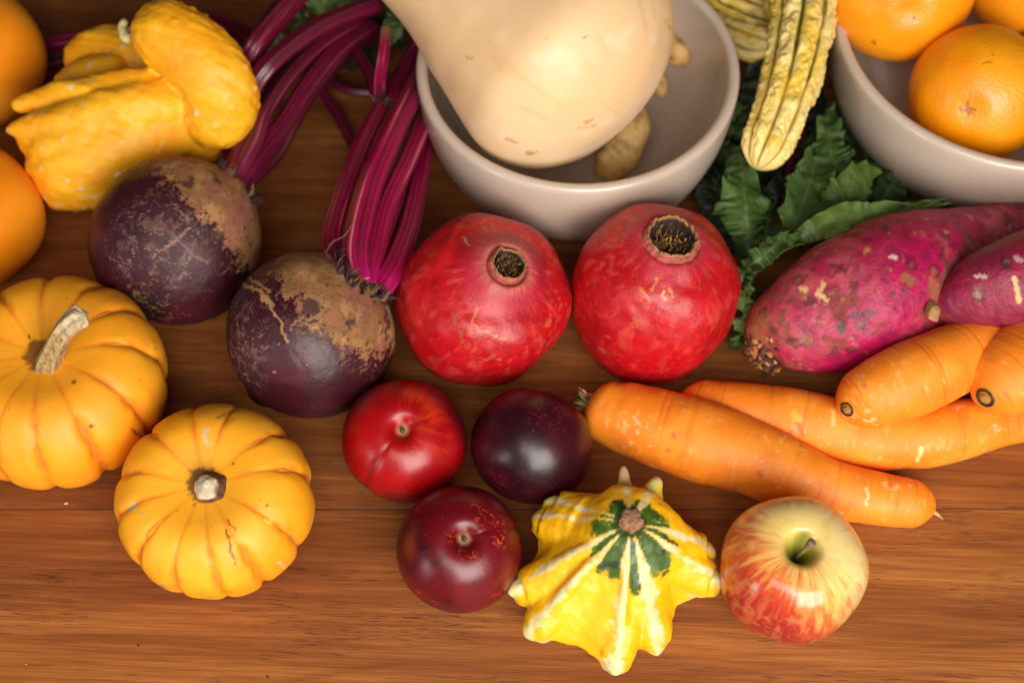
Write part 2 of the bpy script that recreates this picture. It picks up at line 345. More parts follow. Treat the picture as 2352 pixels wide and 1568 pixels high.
# ------------------------------------------------------------------ ribbed pumpkins
def pumpkin(label, px, py, rpx, k, axis, grooves, depth_, colors, mk=()):
    c, R = ball(px, py, rpx, k)
    t = thing('ribbed_pumpkin', label, 'pumpkin', base(c), 'small orange ribbed pumpkins')
    H = R * k; g = np.array(grooves) * pi / 180
    def fn(th, ph):
        d = np.abs((th[..., None] - g + pi) % (2 * pi) - pi); d.sort(axis=-1)
        dn = d[..., 0]; wdt = (d[..., 0] + d[..., 1])
        q = np.clip(np.abs(dn + .035 * fbm(np.stack([np.cos(th) * 6, np.sin(th) * 6, ph * 3], -1), 1, 2, 9)) / (wdt / 2), 0, 1)                       # 0 in the groove, 1 on the rib
        lobe = 1 - (1 - q) ** 4.2
        sd = 1.6 * fbm(np.stack([np.cos(th) * 2, np.sin(th) * 2, ph], -1), 1.0, 3, 3 + len(label))
        s = np.sin(ph); cz = np.cos(ph)
        grow = sm(.05, .95, ph) * (1 - .4 * sm(2.3, 3.0, ph))
        sc_ = 1 - depth_ * (1 - lobe) * grow
        fn.q = q
        r = R * s ** .80 * sc_ * (1 + .012 * sd)
        z = H * np.sign(cz) * np.abs(cz) ** .88 * (1 - depth_ * .55 * (1 - lobe) * grow) - H * .30 * np.exp(-(ph / .42) ** 2) + H * .2 * np.exp(-((pi - ph) / .4) ** 2)
        return r * np.cos(th), r * np.sin(th), z
    def cf(P, th, ph):
        b0, b1_, gr = [srgb(*x) for x in colors]
        C = np.zeros(P.shape) + b0; n = fbm(P, 28, 3, 2)
        C = mixc(C, b1_, sm(-.5, .7, n) * .6)
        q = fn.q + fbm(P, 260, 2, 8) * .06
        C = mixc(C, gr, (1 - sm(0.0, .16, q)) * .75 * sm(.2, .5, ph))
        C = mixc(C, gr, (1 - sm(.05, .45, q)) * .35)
        C = mixc(C, srgb(240, 180, 50), sm(.3, .8, fbm(P, 90, 3, 30)) * .3); C = mixc(C, srgb(226, 116, 8), sm(.6, 1.0, ph - .9 + .2 * n) * .25)
        d, h = cells(P, 75, 4)                                   # dark pinprick blemishes
        C = mixc(C, srgb(92, 48, 18), (1 - sm(.06, .13, d + .05 * n)) * (h < .30) * .85)
        C = mixc(C, srgb(110, 62, 22), (1 - sm(.0068, .0095, np.sin(ph) ** .80 * R + fbm(P, 500, 3, 5) * .002)) * .85)
        C = marks(P, C, mk, c)
        return np.concatenate([C, (1 - sm(.0, .15, q))[..., None]], -1)
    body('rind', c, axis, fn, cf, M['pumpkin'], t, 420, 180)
    return t, c, R, H
def ringcol(P, S, th, L):
    n = fbm(P, 350, 3, 4); st = np.sin(th * 5 + 4 * n)
    C = np.zeros(P.shape) + srgb(176, 146, 96); C = mixc(C, srgb(112, 84, 48), sm(.1, .9, st) * .7)
    C = mixc(C, srgb(206, 190, 152), sm(.5, .95, S + .2 * n) * .8)
    C = mixc(C, srgb(70, 72, 40), (1 - sm(.03, .22, S + .1 * n)) * .75)
    return C

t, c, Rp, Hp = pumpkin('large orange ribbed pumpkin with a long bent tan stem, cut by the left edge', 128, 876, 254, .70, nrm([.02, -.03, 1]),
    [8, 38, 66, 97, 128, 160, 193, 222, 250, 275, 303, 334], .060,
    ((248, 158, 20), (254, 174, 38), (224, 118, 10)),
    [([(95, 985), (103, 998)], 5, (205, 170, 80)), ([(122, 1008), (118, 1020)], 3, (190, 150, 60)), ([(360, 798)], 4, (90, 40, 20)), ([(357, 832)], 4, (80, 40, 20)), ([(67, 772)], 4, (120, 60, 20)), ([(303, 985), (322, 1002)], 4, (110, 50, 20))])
top = at(112, 862, .052)
def stemrib(S, th, L): return 1 + .13 * np.cos(5 * th + 3 * S) + .08 * np.sin(9 * th)
tube('stem', [top + [0, 0, -.006], at(112, 845, .060), at(120, 810, .070), at(140, 770, .083), at(165, 740, .092), at(192, 722, .097)],
     [.0088, .0066, .0048, .0045, .0047, .0050], M['stem'], t, ringcol, 60, 48, (.0, .003), stemrib)
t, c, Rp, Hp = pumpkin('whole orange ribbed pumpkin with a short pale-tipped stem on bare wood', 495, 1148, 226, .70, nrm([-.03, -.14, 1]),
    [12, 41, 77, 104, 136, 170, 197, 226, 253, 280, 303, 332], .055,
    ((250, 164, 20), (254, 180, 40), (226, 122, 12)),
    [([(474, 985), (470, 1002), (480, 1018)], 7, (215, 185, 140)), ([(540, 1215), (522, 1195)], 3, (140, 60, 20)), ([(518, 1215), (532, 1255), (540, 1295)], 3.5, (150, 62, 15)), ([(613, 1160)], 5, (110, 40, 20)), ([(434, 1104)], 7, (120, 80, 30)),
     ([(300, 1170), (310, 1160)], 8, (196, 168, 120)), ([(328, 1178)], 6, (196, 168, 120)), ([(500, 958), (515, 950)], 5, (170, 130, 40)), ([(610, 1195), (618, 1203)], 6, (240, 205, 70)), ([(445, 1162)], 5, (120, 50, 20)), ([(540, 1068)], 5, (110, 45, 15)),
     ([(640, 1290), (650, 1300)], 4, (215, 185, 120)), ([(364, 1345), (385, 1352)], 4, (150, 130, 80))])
a_ = at(494, 1128, .047)
def stem2c(P, S, th, L):
    C = np.zeros(P.shape) + srgb(98, 66, 42); C = mixc(C, srgb(46, 50, 30), (1 - sm(.15, .45, S)) * .9)
    C = mixc(C, srgb(60, 38, 26), sm(.2, .8, np.sin(th * 7)) * .5); return mixc(C, srgb(206, 190, 158), sm(.60, .68, S + .04 * fbm(P, 400, 2, 3)))
tube('stem', [a_ + [0, 0, -.004], a_ + [0, 0, .003], at(484, 1122, .056), at(468, 1117, .061), at(456, 1115, .063)], [.0096, .0082, .0062, .0054, .0054], M['stem'], t, stem2c, 50, 48, (0, .003), lambda S, th, L: 1 + (.10 * np.cos(5 * th + 3 * S) + .05 * np.sin(9 * th)) * (1 - .8 * S))

# ------------------------------------------------------------------ smooth orange squashes at the left edge
def smooth_squash(label, px, py, rpx, k):
    c, R = ball(px, py, rpx, k)
    def fn(th, ph):
        r = R * np.sin(ph) ** .85 * (1 + .02 * np.cos(5 * th)); return r * np.cos(th), r * np.sin(th), R * k * np.cos(ph) - .1 * R * np.exp(-(ph / .4) ** 2)
    def cf(P, th, ph):
        C = np.zeros(P.shape) + srgb(243, 142, 12); return mixc(C, srgb(252, 165, 40), sm(-.4, .7, fbm(P, 30, 3, 4)) * .6)
    o = body('orange_squash', c, [0.05, 0, 1], fn, cf, M['smooth_squash'], None, 120, 80, base(c))
    return tag(o, label, 'squash', 'smooth orange squashes')
smooth_squash('smooth orange squash in the top left corner', -78, 128, 176, .88)
smooth_squash('smooth orange squash at the left edge, directly above the bent-stem pumpkin', -80, 497, 174, .9)

# ------------------------------------------------------------------ warty yellow gourd
def warty():
    t = thing('warty_gourd', 'knobbly bright yellow gourd with folded wings and a curled neck', 'gourd', base(at(270, 330, 0)))
    def lob(pts, r, flat=1.0, cap=(.006, .006)):
        pp = pth(pts); return tube_pts(pp, [q * m_per_px(p) for q, p in zip(r, pp)], 60, 60, cap, None, flat)[0]
    parts = [lob([(500, 240, .050), (400, 262, .052), (290, 315, .050), (190, 370, .044), (130, 405, .038)], [84, 100, 108, 96, 62], cap=(.02, .018)),
             lob([(440, 235, .060), (320, 250, .068), (200, 268, .068), (100, 285, .064), (14, 302, .058)], [62, 62, 50, 34, 14]),
             lob([(330, 270, .058), (220, 310, .060), (120, 335, .056), (40, 325, .052)], [74, 60, 46, 22]),
             lob([(300, 300, .052), (200, 350, .052), (120, 380, .046), (70, 375, .040)], [84, 72, 50, 26]),
             lob([(430, 195, .060), (320, 200, .070), (210, 212, .071), (120, 222, .068), (26, 246, .062)], [58, 48, 40, 31, 19]),
             lob([(420, 170, .045), (320, 140, .048), (230, 132, .046), (160, 170, .040)], [66, 72, 68, 52], cap=(.01, .012)),
             lob([(300, 190, .050), (210, 190, .050), (130, 215, .046)], [70, 60, 36]),
             lob([(480, 300, .036), (385, 356, .034), (290, 405, .028), (200, 450, .022), (130, 472, .018)], [50, 40, 36, 32, 14]),
             lob([(330, 330, .044), (230, 400, .038), (150, 440, .032), (108, 462, .026)], [84, 74, 50, 22]),
             lob([(230, 350, .046), (150, 410, .040), (85, 425, .034)], [76, 60, 22]),
             lob([(420, 330, .040), (480, 300, .044), (530, 250, .05)], [60, 60, 50], cap=(.01, .01)),
             lob([(440, 290, .052), (505, 258, .064), (506, 195, .078), (458, 132, .088), (385, 84, .093), (308, 54, .096)], [72, 80, 84, 86, 84, 74], cap=(.02, .017))]
    P, Fc, N = fuse(parts, .0013, 14)
    X, Y = proj(P); low = sm(.085, .05, P[:, 2])
    d, h = cells(P, 150, 4); n1 = fbm(P, 60, 3, 21); n2 = fbm(P, 190, 2, 5)
    st = fbm(np.stack([P @ nrm([.35, 1, .3]) * 190, P @ nrm([1, -.35, 0]) * 26, P[:, 2] * 20], -1), 1, 3, 8)
    P = P + N * (n1 * .0007 + n2 * .0003 + st * .0008 + (1 - sm(.05, .40, d)) * (h < .30) * .0012 * (.4 + .6 * sm(300, 480, X)))[:, None]
    C = np.zeros(P.shape) + srgb(250, 168, 14); C = mixc(C, srgb(255, 188, 34), sm(-.5, .6, n1) * .7); C = mixc(C, srgb(230, 144, 12), sm(.1, .8, fbm(P, 55, 4, 17)) * .4)
    d2, h2 = cells(P, 150, 4); cl = sm(-.2, .3, fbm(P, 28, 2, 33)); C = mixc(C, srgb(228, 208, 168), (1 - sm(.18, .30, d2)) * (h2 < .28) * .95 * cl)
    C = mixc(C, srgb(232, 190, 110), sm(.45, .7, fbm(P, 260, 3, 40)) * cl * .4)
    
    mesh('rind', P, Fc, M['gourd'], t, np.hstack([C, np.full((len(C), 1), .3)]))
    tube('stem_scar', [at(300, 90, .088), at(286, 84, .090), at(280, 62, .092), at(290, 46, .095)], [.0030, .0026, .0022, .0018], M['stem'], t, lambda P, S, th, L: np.zeros(P.shape) + srgb(190, 180, 120), 20, 16, (.001, .001))
warty()

# ------------------------------------------------------------------ beets
def stalkcol(seed, dark=0.0, tipgreen=0):
    def cf(P, S, th, L):
        Q = np.stack([np.cos(th) * 3.2, np.sin(th) * 3.2, S * 1.1 + seed], -1)
        n = fbm(Q, 1.3, 3, seed)
        C = np.zeros(P.shape) + srgb(138, 9, 58); C = mixc(C, srgb(84, 8, 34), sm(-.1, .7, fbm(Q, .9, 3, seed + 9)) * .85)
        C = mixc(C, srgb(222, 120, 128), sm(.50, .85, n) * .75); C = mixc(C, srgb(196, 10, 110), (1 - sm(.0, .22, S)) * .6)
        C = mixc(C, srgb(58, 12, 28), np.zeros(S.shape) + dark)  # on the first beet's stalks this paints the gourd's shade into the colour
        if tipgreen: C = mixc(C, srgb(96, 120, 50), sm(.75, 1, S) * tipgreen)
        return C
    return cf
def stalk(pts, rpx, parent, seed, dark=0.0, tg=0, root=None):
    pp = pth(pts); rr = [r * m_per_px(p) for r, p in zip(rpx, pp)]
    if root is not None: pp = [root + (pp[0] - root) * .25] + pp[1:]; rr[0] *= .9
    def rf(S, th, L): return 1 + .07 * np.cos(5 * th + seed) + .04 * np.cos(11 * th + 2 * seed)
    return tube('stalk', pp, rr, M['stalk'], parent, stalkcol(seed, dark, tg), 80, 60, (.002, .002), rf, .85)
def scales(parent, centre, axis, rad, n, seed):                 # dry scales and fibres round the crown
    rnd = random.Random(seed); a, b, ax = basis(axis); V = []; Fc = []; C = []
    for k in range(n):
        an = rnd.uniform(0, 2 * pi); dr = a * cos(an) + b * sin(an); rr = rad * rnd.uniform(.5, 1.05)
        p0 = centre + dr * rr - ax * .002; ln = rnd.uniform(.003, .010); dd = nrm(dr * rnd.uniform(-.1, .8) + ax * rnd.uniform(.3, 1) + np.array([rnd.uniform(-.3, .3) for _ in range(3)]))
        w0 = rnd.uniform(.0004, .0016) if k % 3 else rnd.uniform(.0015, .003)
        P, S, th, L = tube_pts([p0, p0 + dd * ln * .5 + dr * .001, p0 + dd * ln + dr * rnd.uniform(-.003, .003)], [w0, w0 * .8, w0 * .1], 7, 7, (0, 0), None, .4)
        o = len(V); V += P.reshape(-1, 3).tolist(); Fc += gridf(7, 7, o)
        cc = srgb(*rnd.choice([(50, 28, 26), (72, 46, 34), (112, 80, 54), (40, 20, 24), (92, 18, 44)])); C += [cc] * 49
    mesh('crown_scales', V, Fc, M['dark_fibre'], parent, np.array(C))
def beet(label, px, py, rpx, axv, thr, seed, mk, elong=1.0, root=None, hairs=None, wob=.015):
    c, R = ball(px, py, rpx, .97)
    axis = vdir(c, *axv)
    t = thing('beetroot', label, 'beetroot', base(c), 'raw purple beetroots')
    def fn(th, ph):
        Q = np.stack([np.sin(ph) * np.cos(th), np.sin(ph) * np.sin(th), np.cos(ph)], -1)
        n = fbm(Q, 1.6, 3, seed)
        r = R * np.sin(ph) ** .96 * (1 + wob * n) * (1 + .01 * np.cos(3 * th))
        z = R * elong * np.cos(ph) * (1 + wob * n) + R * .05 * np.exp(-(ph / .35) ** 2) - R * .16 * np.exp(-((pi - ph) / .22) ** 2)
        return r * np.cos(th), r * np.sin(th), z
    def cf(P, th, ph):
        d = np.cos(ph); n1 = fbm(P, 42, 4, seed); n2 = fbm(P, 260, 4, seed + 3); n3 = fbm(P, 900, 2, seed + 5)
        C = np.zeros(P.shape) + srgb(56, 12, 24); C = mixc(C, srgb(82, 20, 38), sm(-.2, .7, n1) * .5); C = mixc(C, srgb(44, 14, 26), sm(.1, .8, fbm(P, 60, 3, seed + 30)) * .6)
        e = d - thr + n1 * .13 + n2 * .14 + n3 * .12
        m = np.maximum(sm(-.03, .07, e), sm(-.30, .15, e) * sm(.2, .5, n3 + .4 * n2) * .6)
        br = np.zeros(P.shape) + srgb(146, 98, 58); br = mixc(br, srgb(184, 136, 84), sm(-.1, .6, fbm(P, 120, 3, 77)) * .7); br = mixc(br, srgb(150, 84, 80), sm(.2, .6, fbm(P, 70, 2, 71)) * .5)
        br = mixc(br, srgb(62, 34, 34), sm(.38, .60, fbm(P * [1, 1, 1], 110, 4, seed + 41)) * .85); br = mixc(br, srgb(84, 52, 40), sm(.35, .7, n3) * .6)
        C = C * (1 - m[..., None]) + br * m[..., None]
        # scratches and thin corky lines running round the root
        Q = np.stack([np.cos(th) * 2.2, np.sin(th) * 2.2, d * 22 + 1.5 * n1], -1); ln = np.abs(fbm(Q, 1.0, 3, seed + 50))
        C = mixc(C, srgb(142, 98, 76), (1 - sm(.0, .045, ln)) * sm(.0, .5, fbm(P, 45, 3, seed + 55)) * .65 * (1 - m))
        ln2 = np.abs(fbm(P + .004 * fbm(P, 200, 2, 3)[..., None], 150, 3, seed + 60)); zone = np.zeros(d.shape)
        if hairs is not None:
            X, Y = proj(P); zone = np.exp(-(((X - hairs[0]) / hairs[2]) ** 2 + ((Y - hairs[1]) / hairs[3]) ** 2))
            C = mixc(C, srgb(150, 116, 92), (1 - sm(.0, .07, ln2)) * sm(.25, .7, zone) * .75)
            C = mixc(C, srgb(120, 82, 74), sm(.1, .6, n2) * sm(.3, .8, zone) * .5)
        if root is not None:
            X, Y = proj(P); z2 = np.exp(-(((X - root[0]) / root[2]) ** 2 + ((Y - root[1]) / root[3]) ** 2))
            C = mixc(C, srgb(30, 18, 20), sm(.35, .75, z2 + .2 * n2) * .85); C = mixc(C, srgb(140, 108, 70), (1 - sm(.0, .10, ln2)) * sm(.15, .5, z2) * .7)
        C = marks(P, C, mk, c)
        return np.concatenate([C, np.clip(m + .5 * zone, 0, 1)[..., None]], -1)
    body('root', c, axis, fn, cf, M['beet'], t, 420, 260)
    return t, c, R, axis
def rootlet(parent, pts, r0, colr, name='rootlet', r1=None):
    pp = [p if len(p) != 3 or isinstance(p, np.ndarray) else at(*p) for p in pts]
    n = len(pp); rr = [r0 + ((r1 if r1 is not None else r0 * .15) - r0) * k / (n - 1) for k in range(n)]
    return tube(name, pp, rr, M['dark_fibre'], parent, lambda P, S, th, L: np.zeros(P.shape) + srgb(*colr), 30, 10, (.0003, .0003))
t1, c1, R1, ax1 = beet('darker beetroot touching the warty yellow gourd, crown turned away', 405, 553, 193, (.62, .60, .02), .36, 3,
    [([(350, 590), (390, 560), (440, 520)], 2.5, (150, 110, 84)), ([(430, 500), (400, 470)], 2, (150, 110, 84)), ([(400, 545), (440, 580), (480, 605)], 3, (120, 84, 72))], 1.0, (325, 705, 70, 55), (360, 570, 130, 130), .02)
k1 = c1 + ax1 * R1 * .98
stalk([(575, 400, .045), (560, 330, .052), (568, 240, .064), (618, 150, .080), (735, 62, .078), (870, 8, .07)], [24, 23, 22, 22, 22, 20], t1, 1, 0.6, 0, k1 - ax1 * .012)
stalk([(585, 405, .048), (600, 345, .050), (650, 285, .052), (705, 200, .055), (775, 115, .055), (860, 55, .05)], [26, 24, 22, 22, 21, 18], t1, 2, 0.7, 0, k1 - ax1 * .012)
stalk([(568, 395, .042), (535, 325, .040), (550, 215, .048), (580, 120, .078), (640, 40, .082), (720, -50, .08)], [24, 25, 25, 26, 24, 22], t1, 4, 0.62, 0, k1 - ax1 * .012)
stalk([(590, 400, .035), (565, 330, .045), (590, 250, .050), (655, 165, .052), (750, 85, .05), (860, 30, .04)], [24, 20, 18, 18, 18, 16], t1, 5, 0.75, 0, k1 - ax1 * .012)
stalk([(592, 420, .032), (628, 360, .036), (672, 285, .040), (720, 205, .040), (800, 120, .036), (900, 60, .03)], [24, 20, 18, 17, 16, 15], t1, 6, 0.8, 0, k1 - ax1 * .012)
stalk([(570, 395, .040), (535, 335, .040), (540, 260, .036), (565, 180, .050), (596, 90, .070), (650, 10, .072), (690, -50, .07)], [22, 22, 22, 22, 21, 20, 18], t1, 18, 0.75, 0, k1 - ax1 * .012)
stalk([(580, 400, .044), (585, 330, .056), (610, 255, .062), (668, 170, .062), (740, 100, .06), (830, 45, .055)], [20, 19, 19, 18, 17, 16], t1, 19, 0.68, 0, k1 - ax1 * .012)
scales(t1, k1, ax1, .012, 60, 3)
t2, c2, R2, ax2 = beet('beetroot with a broad tan corky collar and fresh magenta stalks', 713, 769, 194, (.50, .60, .30), .50, 8,
    [([(565, 655), (600, 672), (625, 700)], 6, (178, 132, 86)), ([(575, 640), (600, 655), (618, 668)], 4, (170, 124, 80)), ([(610, 690), (640, 735), (664, 786)], 4, (176, 128, 86)), ([(600, 668), (605, 690)], 4, (168, 120, 80)), ([(700, 725), (665, 755)], 2, (150, 104, 76)),
     ([(630, 850)], 4, (170, 110, 80)), ([(640, 790)], 3, (170, 120, 90)), ([(706, 840)], 2, (190, 130, 110))], .96, None, (570, 790, 60, 130))
k2 = c2 + ax2 * R2 * .95
stalk([(800, 640, .058), (762, 560, .060), (790, 440, .062), (835, 325, .062), (880, 238, .060)], [24, 22, 20, 20, 17], t2, 7, .05)
stalk([(828, 655, .062), (818, 570, .066), (850, 430, .070), (900, 310, .072), (940, 225, .066), (975, 150, .045)], [30, 30, 29, 27, 24, 18], t2, 8, 0)
stalk([(848, 660, .058), (858, 600, .060), (885, 480, .062), (935, 370, .060), (970, 285, .052), (985, 220, .035)], [24, 24, 22, 21, 20, 14], t2, 9, .05)
stalk([(868, 672, .056), (905, 612, .058), (940, 520, .054), (962, 420, .048), (978, 330, .038), (975, 260, .025)], [28, 27, 23, 20, 17, 12], t2, 10, .1)
stalk([(874, 242, .058), (872, 190, .062), (880, 130, .066), (888, 60, .07)], [14, 13, 13, 12], t2, 11, .0, .5)
stalk([(888, 240, .050), (915, 185, .045), (945, 130, .04), (985, 70, .04)], [20, 18, 17, 16], t2, 12, .35)
stalk([(868, 235, .045), (850, 175, .042), (820, 120, .04), (800, 60, .04)], [15, 14, 13, 12], t2, 13, .5)
stalk([(862, 650, .050), (880, 560, .052), (910, 470, .050), (945, 360, .045)], [24, 20, 18, 14], t2, 14, .35)
scales(t2, k2, ax2, .0135, 120, 5)
scales(t2, at(882, 240, .062), [0, 0, 1], .003, 14, 15)
rootlet(t2, [(738, 612, .06), (760, 560, .068), (792, 540, .074), (818, 500, .076)], .0006, (120, 90, 70))

def loose_stalk(label, pts, r, seed, dark, tg=0):
    pp = pth(pts); b = base(pp[0])
    def rf(S, th, L): return 1 + .07 * np.cos(5 * th + seed)
    o = tube('beet_stalk', pp, [q * m_per_px(p) for q, p in zip(r, pp)], M['stalk'], None, stalkcol(seed, dark, tg), 70, 40, (.002, .002), rf, .85, b)
    return tag(o, label, 'stalk', 'loose beetroot stalks')
loose_stalk('purple beet stalk lying on the wood behind the warty gourd', [(60, 112, .008), (200, 88, .008), (330, 72, .008), (470, 52, .010), (560, 75, .012), (640, 112, .014)], [18, 20, 21, 21, 20, 18], 21, .2)
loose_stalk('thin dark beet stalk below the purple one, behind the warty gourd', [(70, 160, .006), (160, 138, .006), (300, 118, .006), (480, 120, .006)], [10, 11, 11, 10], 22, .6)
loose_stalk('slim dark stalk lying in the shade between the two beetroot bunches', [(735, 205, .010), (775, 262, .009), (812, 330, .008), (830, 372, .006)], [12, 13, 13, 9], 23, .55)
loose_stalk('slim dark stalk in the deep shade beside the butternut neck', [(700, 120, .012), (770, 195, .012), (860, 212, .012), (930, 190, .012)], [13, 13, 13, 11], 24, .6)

# ------------------------------------------------------------------ leaves
def leaf(pts, hw, parent, seed, ruff=.004, hint=None, colr=(62, 92, 38), lob=.22, freq=26, curl=0.0, name='leaf'):
    pp = np.array(pth(pts)); s = np.linspace(0, 1, 90); Cn = spline(pp, s); wd = spline(np.array(hw, float)[:, None], s)[:, 0]
    T = np.gradient(Cn, axis=0); T /= np.linalg.norm(T, axis=1)[:, None]; rnd = random.Random(seed)
    freq *= .62; ruff *= 1.6; wd = wd * .88; hv = nrm(hint) if hint is not None else nrm([rnd.uniform(-.4, .4), rnd.uniform(-.7, 0), 1])
    e1 = lambda f_, o_: fbm(np.stack([s * f_ + seed * 3.7, 0 * s + o_, 0 * s], -1), 1, 3, seed)
    ed = {1: e1(12, 0), -1: e1(12, 9)}; ed2 = {1: e1(40, 3), -1: e1(40, 6)}; rf2 = {1: e1(12, 20), -1: e1(12, 30)}
    nvv = 31; V = np.zeros((90, nvv, 3)); C = np.zeros((90, nvv, 3))
    for i in range(90):
        sd = nrm(np.cross(T[i], hv)); nn = np.cross(sd, T[i]); mpp = m_per_px(Cn[i])
        for j in range(nvv):
            v = j / (nvv - 1) * 2 - 1; sgn = 1 if v > 0 else -1
            w_ = wd[i] * mpp * (1 + abs(v) * (lob * 1.5 * ed[sgn][i] + .05 * ed2[sgn][i]))
            rz = ruff * abs(v) ** 1.7 * 1.6 * rf2[sgn][i] + curl * v * v
            V[i, j] = Cn[i] + sd * (v * w_) + nn * rz
            rib = math.exp(-(v / .05) ** 2); vein = max(0, math.cos((s[i] * 9 - abs(v) * 1.3) * 2 * pi)) ** 14
            C[i, j] = srgb(*colr) * (1 - rib) * (1 - .22 * vein) + srgb(104, 122, 64) * (rib * .7 + .22 * vein * (1 - rib))
    V[..., 2] += .0012 * fbm(V, 160, 2, seed); V[..., 2] = np.maximum(V[..., 2], .0012)
    f = [[i * nvv + j, i * nvv + j + 1, (i + 1) * nvv + j + 1, (i + 1) * nvv + j] for i in range(89) for j in range(nvv - 1)]
    o = mesh(name, V, f, M['leaf'], parent, C); m = o.modifiers.new('thickness', 'SOLIDIFY'); m.thickness = .0005
    return o
g = thing('beet_greens', 'bunch of dark green ruffled leaves between the bowls and the sweet potato', 'leaves', base(at(1850, 450, 0)))
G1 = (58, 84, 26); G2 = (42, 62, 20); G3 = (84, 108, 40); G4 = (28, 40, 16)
# leaves in front, following the sweet potato
leaf([(2170, 462, .052), (2090, 480, .052), (2010, 490, .056), (1930, 500, .058), (1860, 530, .050), (1810, 560, .045)], [4, 16, 26, 34, 30, 6], g, 2, .004, [0, -.55, .8], G3, .2, 22, .003)
leaf([(1840, 545, .050), (1790, 560, .052), (1750, 590, .050), (1715, 620, .045), (1700, 650, .04)], [10, 26, 30, 24, 8], g, 3, .006, [-.3, -.5, .8], G1, .25, 24, .002)
leaf([(1722, 600, .046), (1712, 660, .042), (1708, 720, .034), (1695, 790, .022)], [8, 22, 22, 6], g, 5, .005, [-.8, -.2, .6], G1, .2, 26)
leaf([(1730, 655, .030), (1720, 720, .020), (1700, 770, .012), (1675, 798, .01)], [8, 24, 20, 5], g, 6, .004, [-.6, -.4, .7], G2, .2, 20)
leaf([(1700, 330, .040), (1705, 400, .044), (1712, 470, .046), (1720, 530, .04), (1735, 560, .034)], [12, 52, 64, 48, 8], g, 7, .006, [.1, -.3, 1], G1, .28, 20, -.003)
leaf([(1880, 350, .036), (1860, 420, .042), (1835, 490, .044), (1810, 545, .040)], [20, 56, 58, 12], g, 9, .006, [.2, -.3, 1], G1, .2, 17, .003)
leaf([(2020, 385, .040), (1965, 415, .046), (1925, 440, .046), (1900, 470, .042), (1885, 505, .036)], [22, 50, 34, 22, 8], g, 10, .006, [.2, -.4, 1], G3, .3, 20)
leaf([(1900, 250, .034), (1905, 310, .040), (1915, 370, .040), (1950, 420, .03)], [12, 40, 44, 12], g, 11, .006, [0, -.3, 1], G1, .3, 21)
leaf([(1790, 430, .020), (1770, 480, .022), (1760, 540, .022), (1765, 600, .018)], [20, 60, 60, 14], g, 12, .006, [0, -.2, 1], G2, .25, 18)
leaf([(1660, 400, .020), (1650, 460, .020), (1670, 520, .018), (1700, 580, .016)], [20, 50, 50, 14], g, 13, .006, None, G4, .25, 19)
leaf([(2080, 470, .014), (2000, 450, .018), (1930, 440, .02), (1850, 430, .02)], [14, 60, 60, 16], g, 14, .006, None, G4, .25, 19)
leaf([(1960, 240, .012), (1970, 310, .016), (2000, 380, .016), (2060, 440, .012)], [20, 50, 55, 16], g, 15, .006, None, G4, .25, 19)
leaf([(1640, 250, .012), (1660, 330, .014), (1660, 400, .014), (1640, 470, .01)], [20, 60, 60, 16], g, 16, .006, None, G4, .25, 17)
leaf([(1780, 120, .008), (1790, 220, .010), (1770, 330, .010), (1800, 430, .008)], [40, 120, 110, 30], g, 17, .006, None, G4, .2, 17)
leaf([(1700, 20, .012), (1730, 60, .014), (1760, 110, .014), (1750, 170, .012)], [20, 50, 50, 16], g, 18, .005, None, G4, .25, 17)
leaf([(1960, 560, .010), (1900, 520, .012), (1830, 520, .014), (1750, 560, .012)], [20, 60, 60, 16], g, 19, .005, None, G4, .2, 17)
for k, (a, b_, c_) in enumerate((((1850, 300, .014), (1800, 430, .020), (1790, 560, .020)), ((1660, 300, .01), (1690, 450, .012), (1740, 620, .012)), ((2040, 400, .02), (1950, 470, .024), (1860, 560, .02)))):
    pp = pth((a, b_, c_)); tube('stalk', pp, [.002, .0022, .0018], M['stalk'], g, stalkcol(30 + k, .4), 40, 16, (.001, .001))
rl = random.Random(21)
for k in range(26):
    x0 = rl.uniform(1640, 2080); y0 = rl.uniform(230, 560) if x0 < 1960 else rl.uniform(380, 520)
    if x0 < 1700 and y0 > 480: x0 += 60
    zz = rl.uniform(.014, .030); an = rl.uniform(0, 2 * pi); ln = rl.uniform(36, 60)
    P3 = [(x0 - ln * cos(an), y0 - ln * sin(an), zz - .004), (x0, y0, zz + .003), (x0 + ln * .7 * cos(an + .3), y0 + ln * .7 * sin(an + .3), zz), (x0 + ln * 1.2 * cos(an + .5), y0 + ln * 1.2 * sin(an + .5), zz - .006)]
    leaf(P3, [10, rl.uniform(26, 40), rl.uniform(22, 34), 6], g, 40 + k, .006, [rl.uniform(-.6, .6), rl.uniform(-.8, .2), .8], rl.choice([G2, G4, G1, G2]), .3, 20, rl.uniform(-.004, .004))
# leaves of the beets at the top edge
leaf([(700, 30, .060), (745, 10, .066), (790, 0, .066), (830, -15, .06)], [10, 26, 26, 8], t1, 31, .004, [0, -.4, 1], (86, 112, 56), .25, 18)
leaf([(590, 190, .050), (625, 130, .052), (665, 80, .052), (700, 30, .05)], [8, 20, 24, 8], t1, 32, .004, [0, -.4, 1], (70, 96, 44), .25, 18)
leaf([(885, 110, .060), (900, 70, .062), (915, 30, .062), (930, -20, .06)], [8, 26, 30, 10], t2, 33, .004, [0, -.4, 1], (60, 86, 40), .25, 18)
leaf([(700, 180, .012), (770, 120, .014), (850, 90, .014), (930, 90, .012)], [20, 60, 70, 20], t2, 34, .004, None, (28, 44, 26), .25, 18)

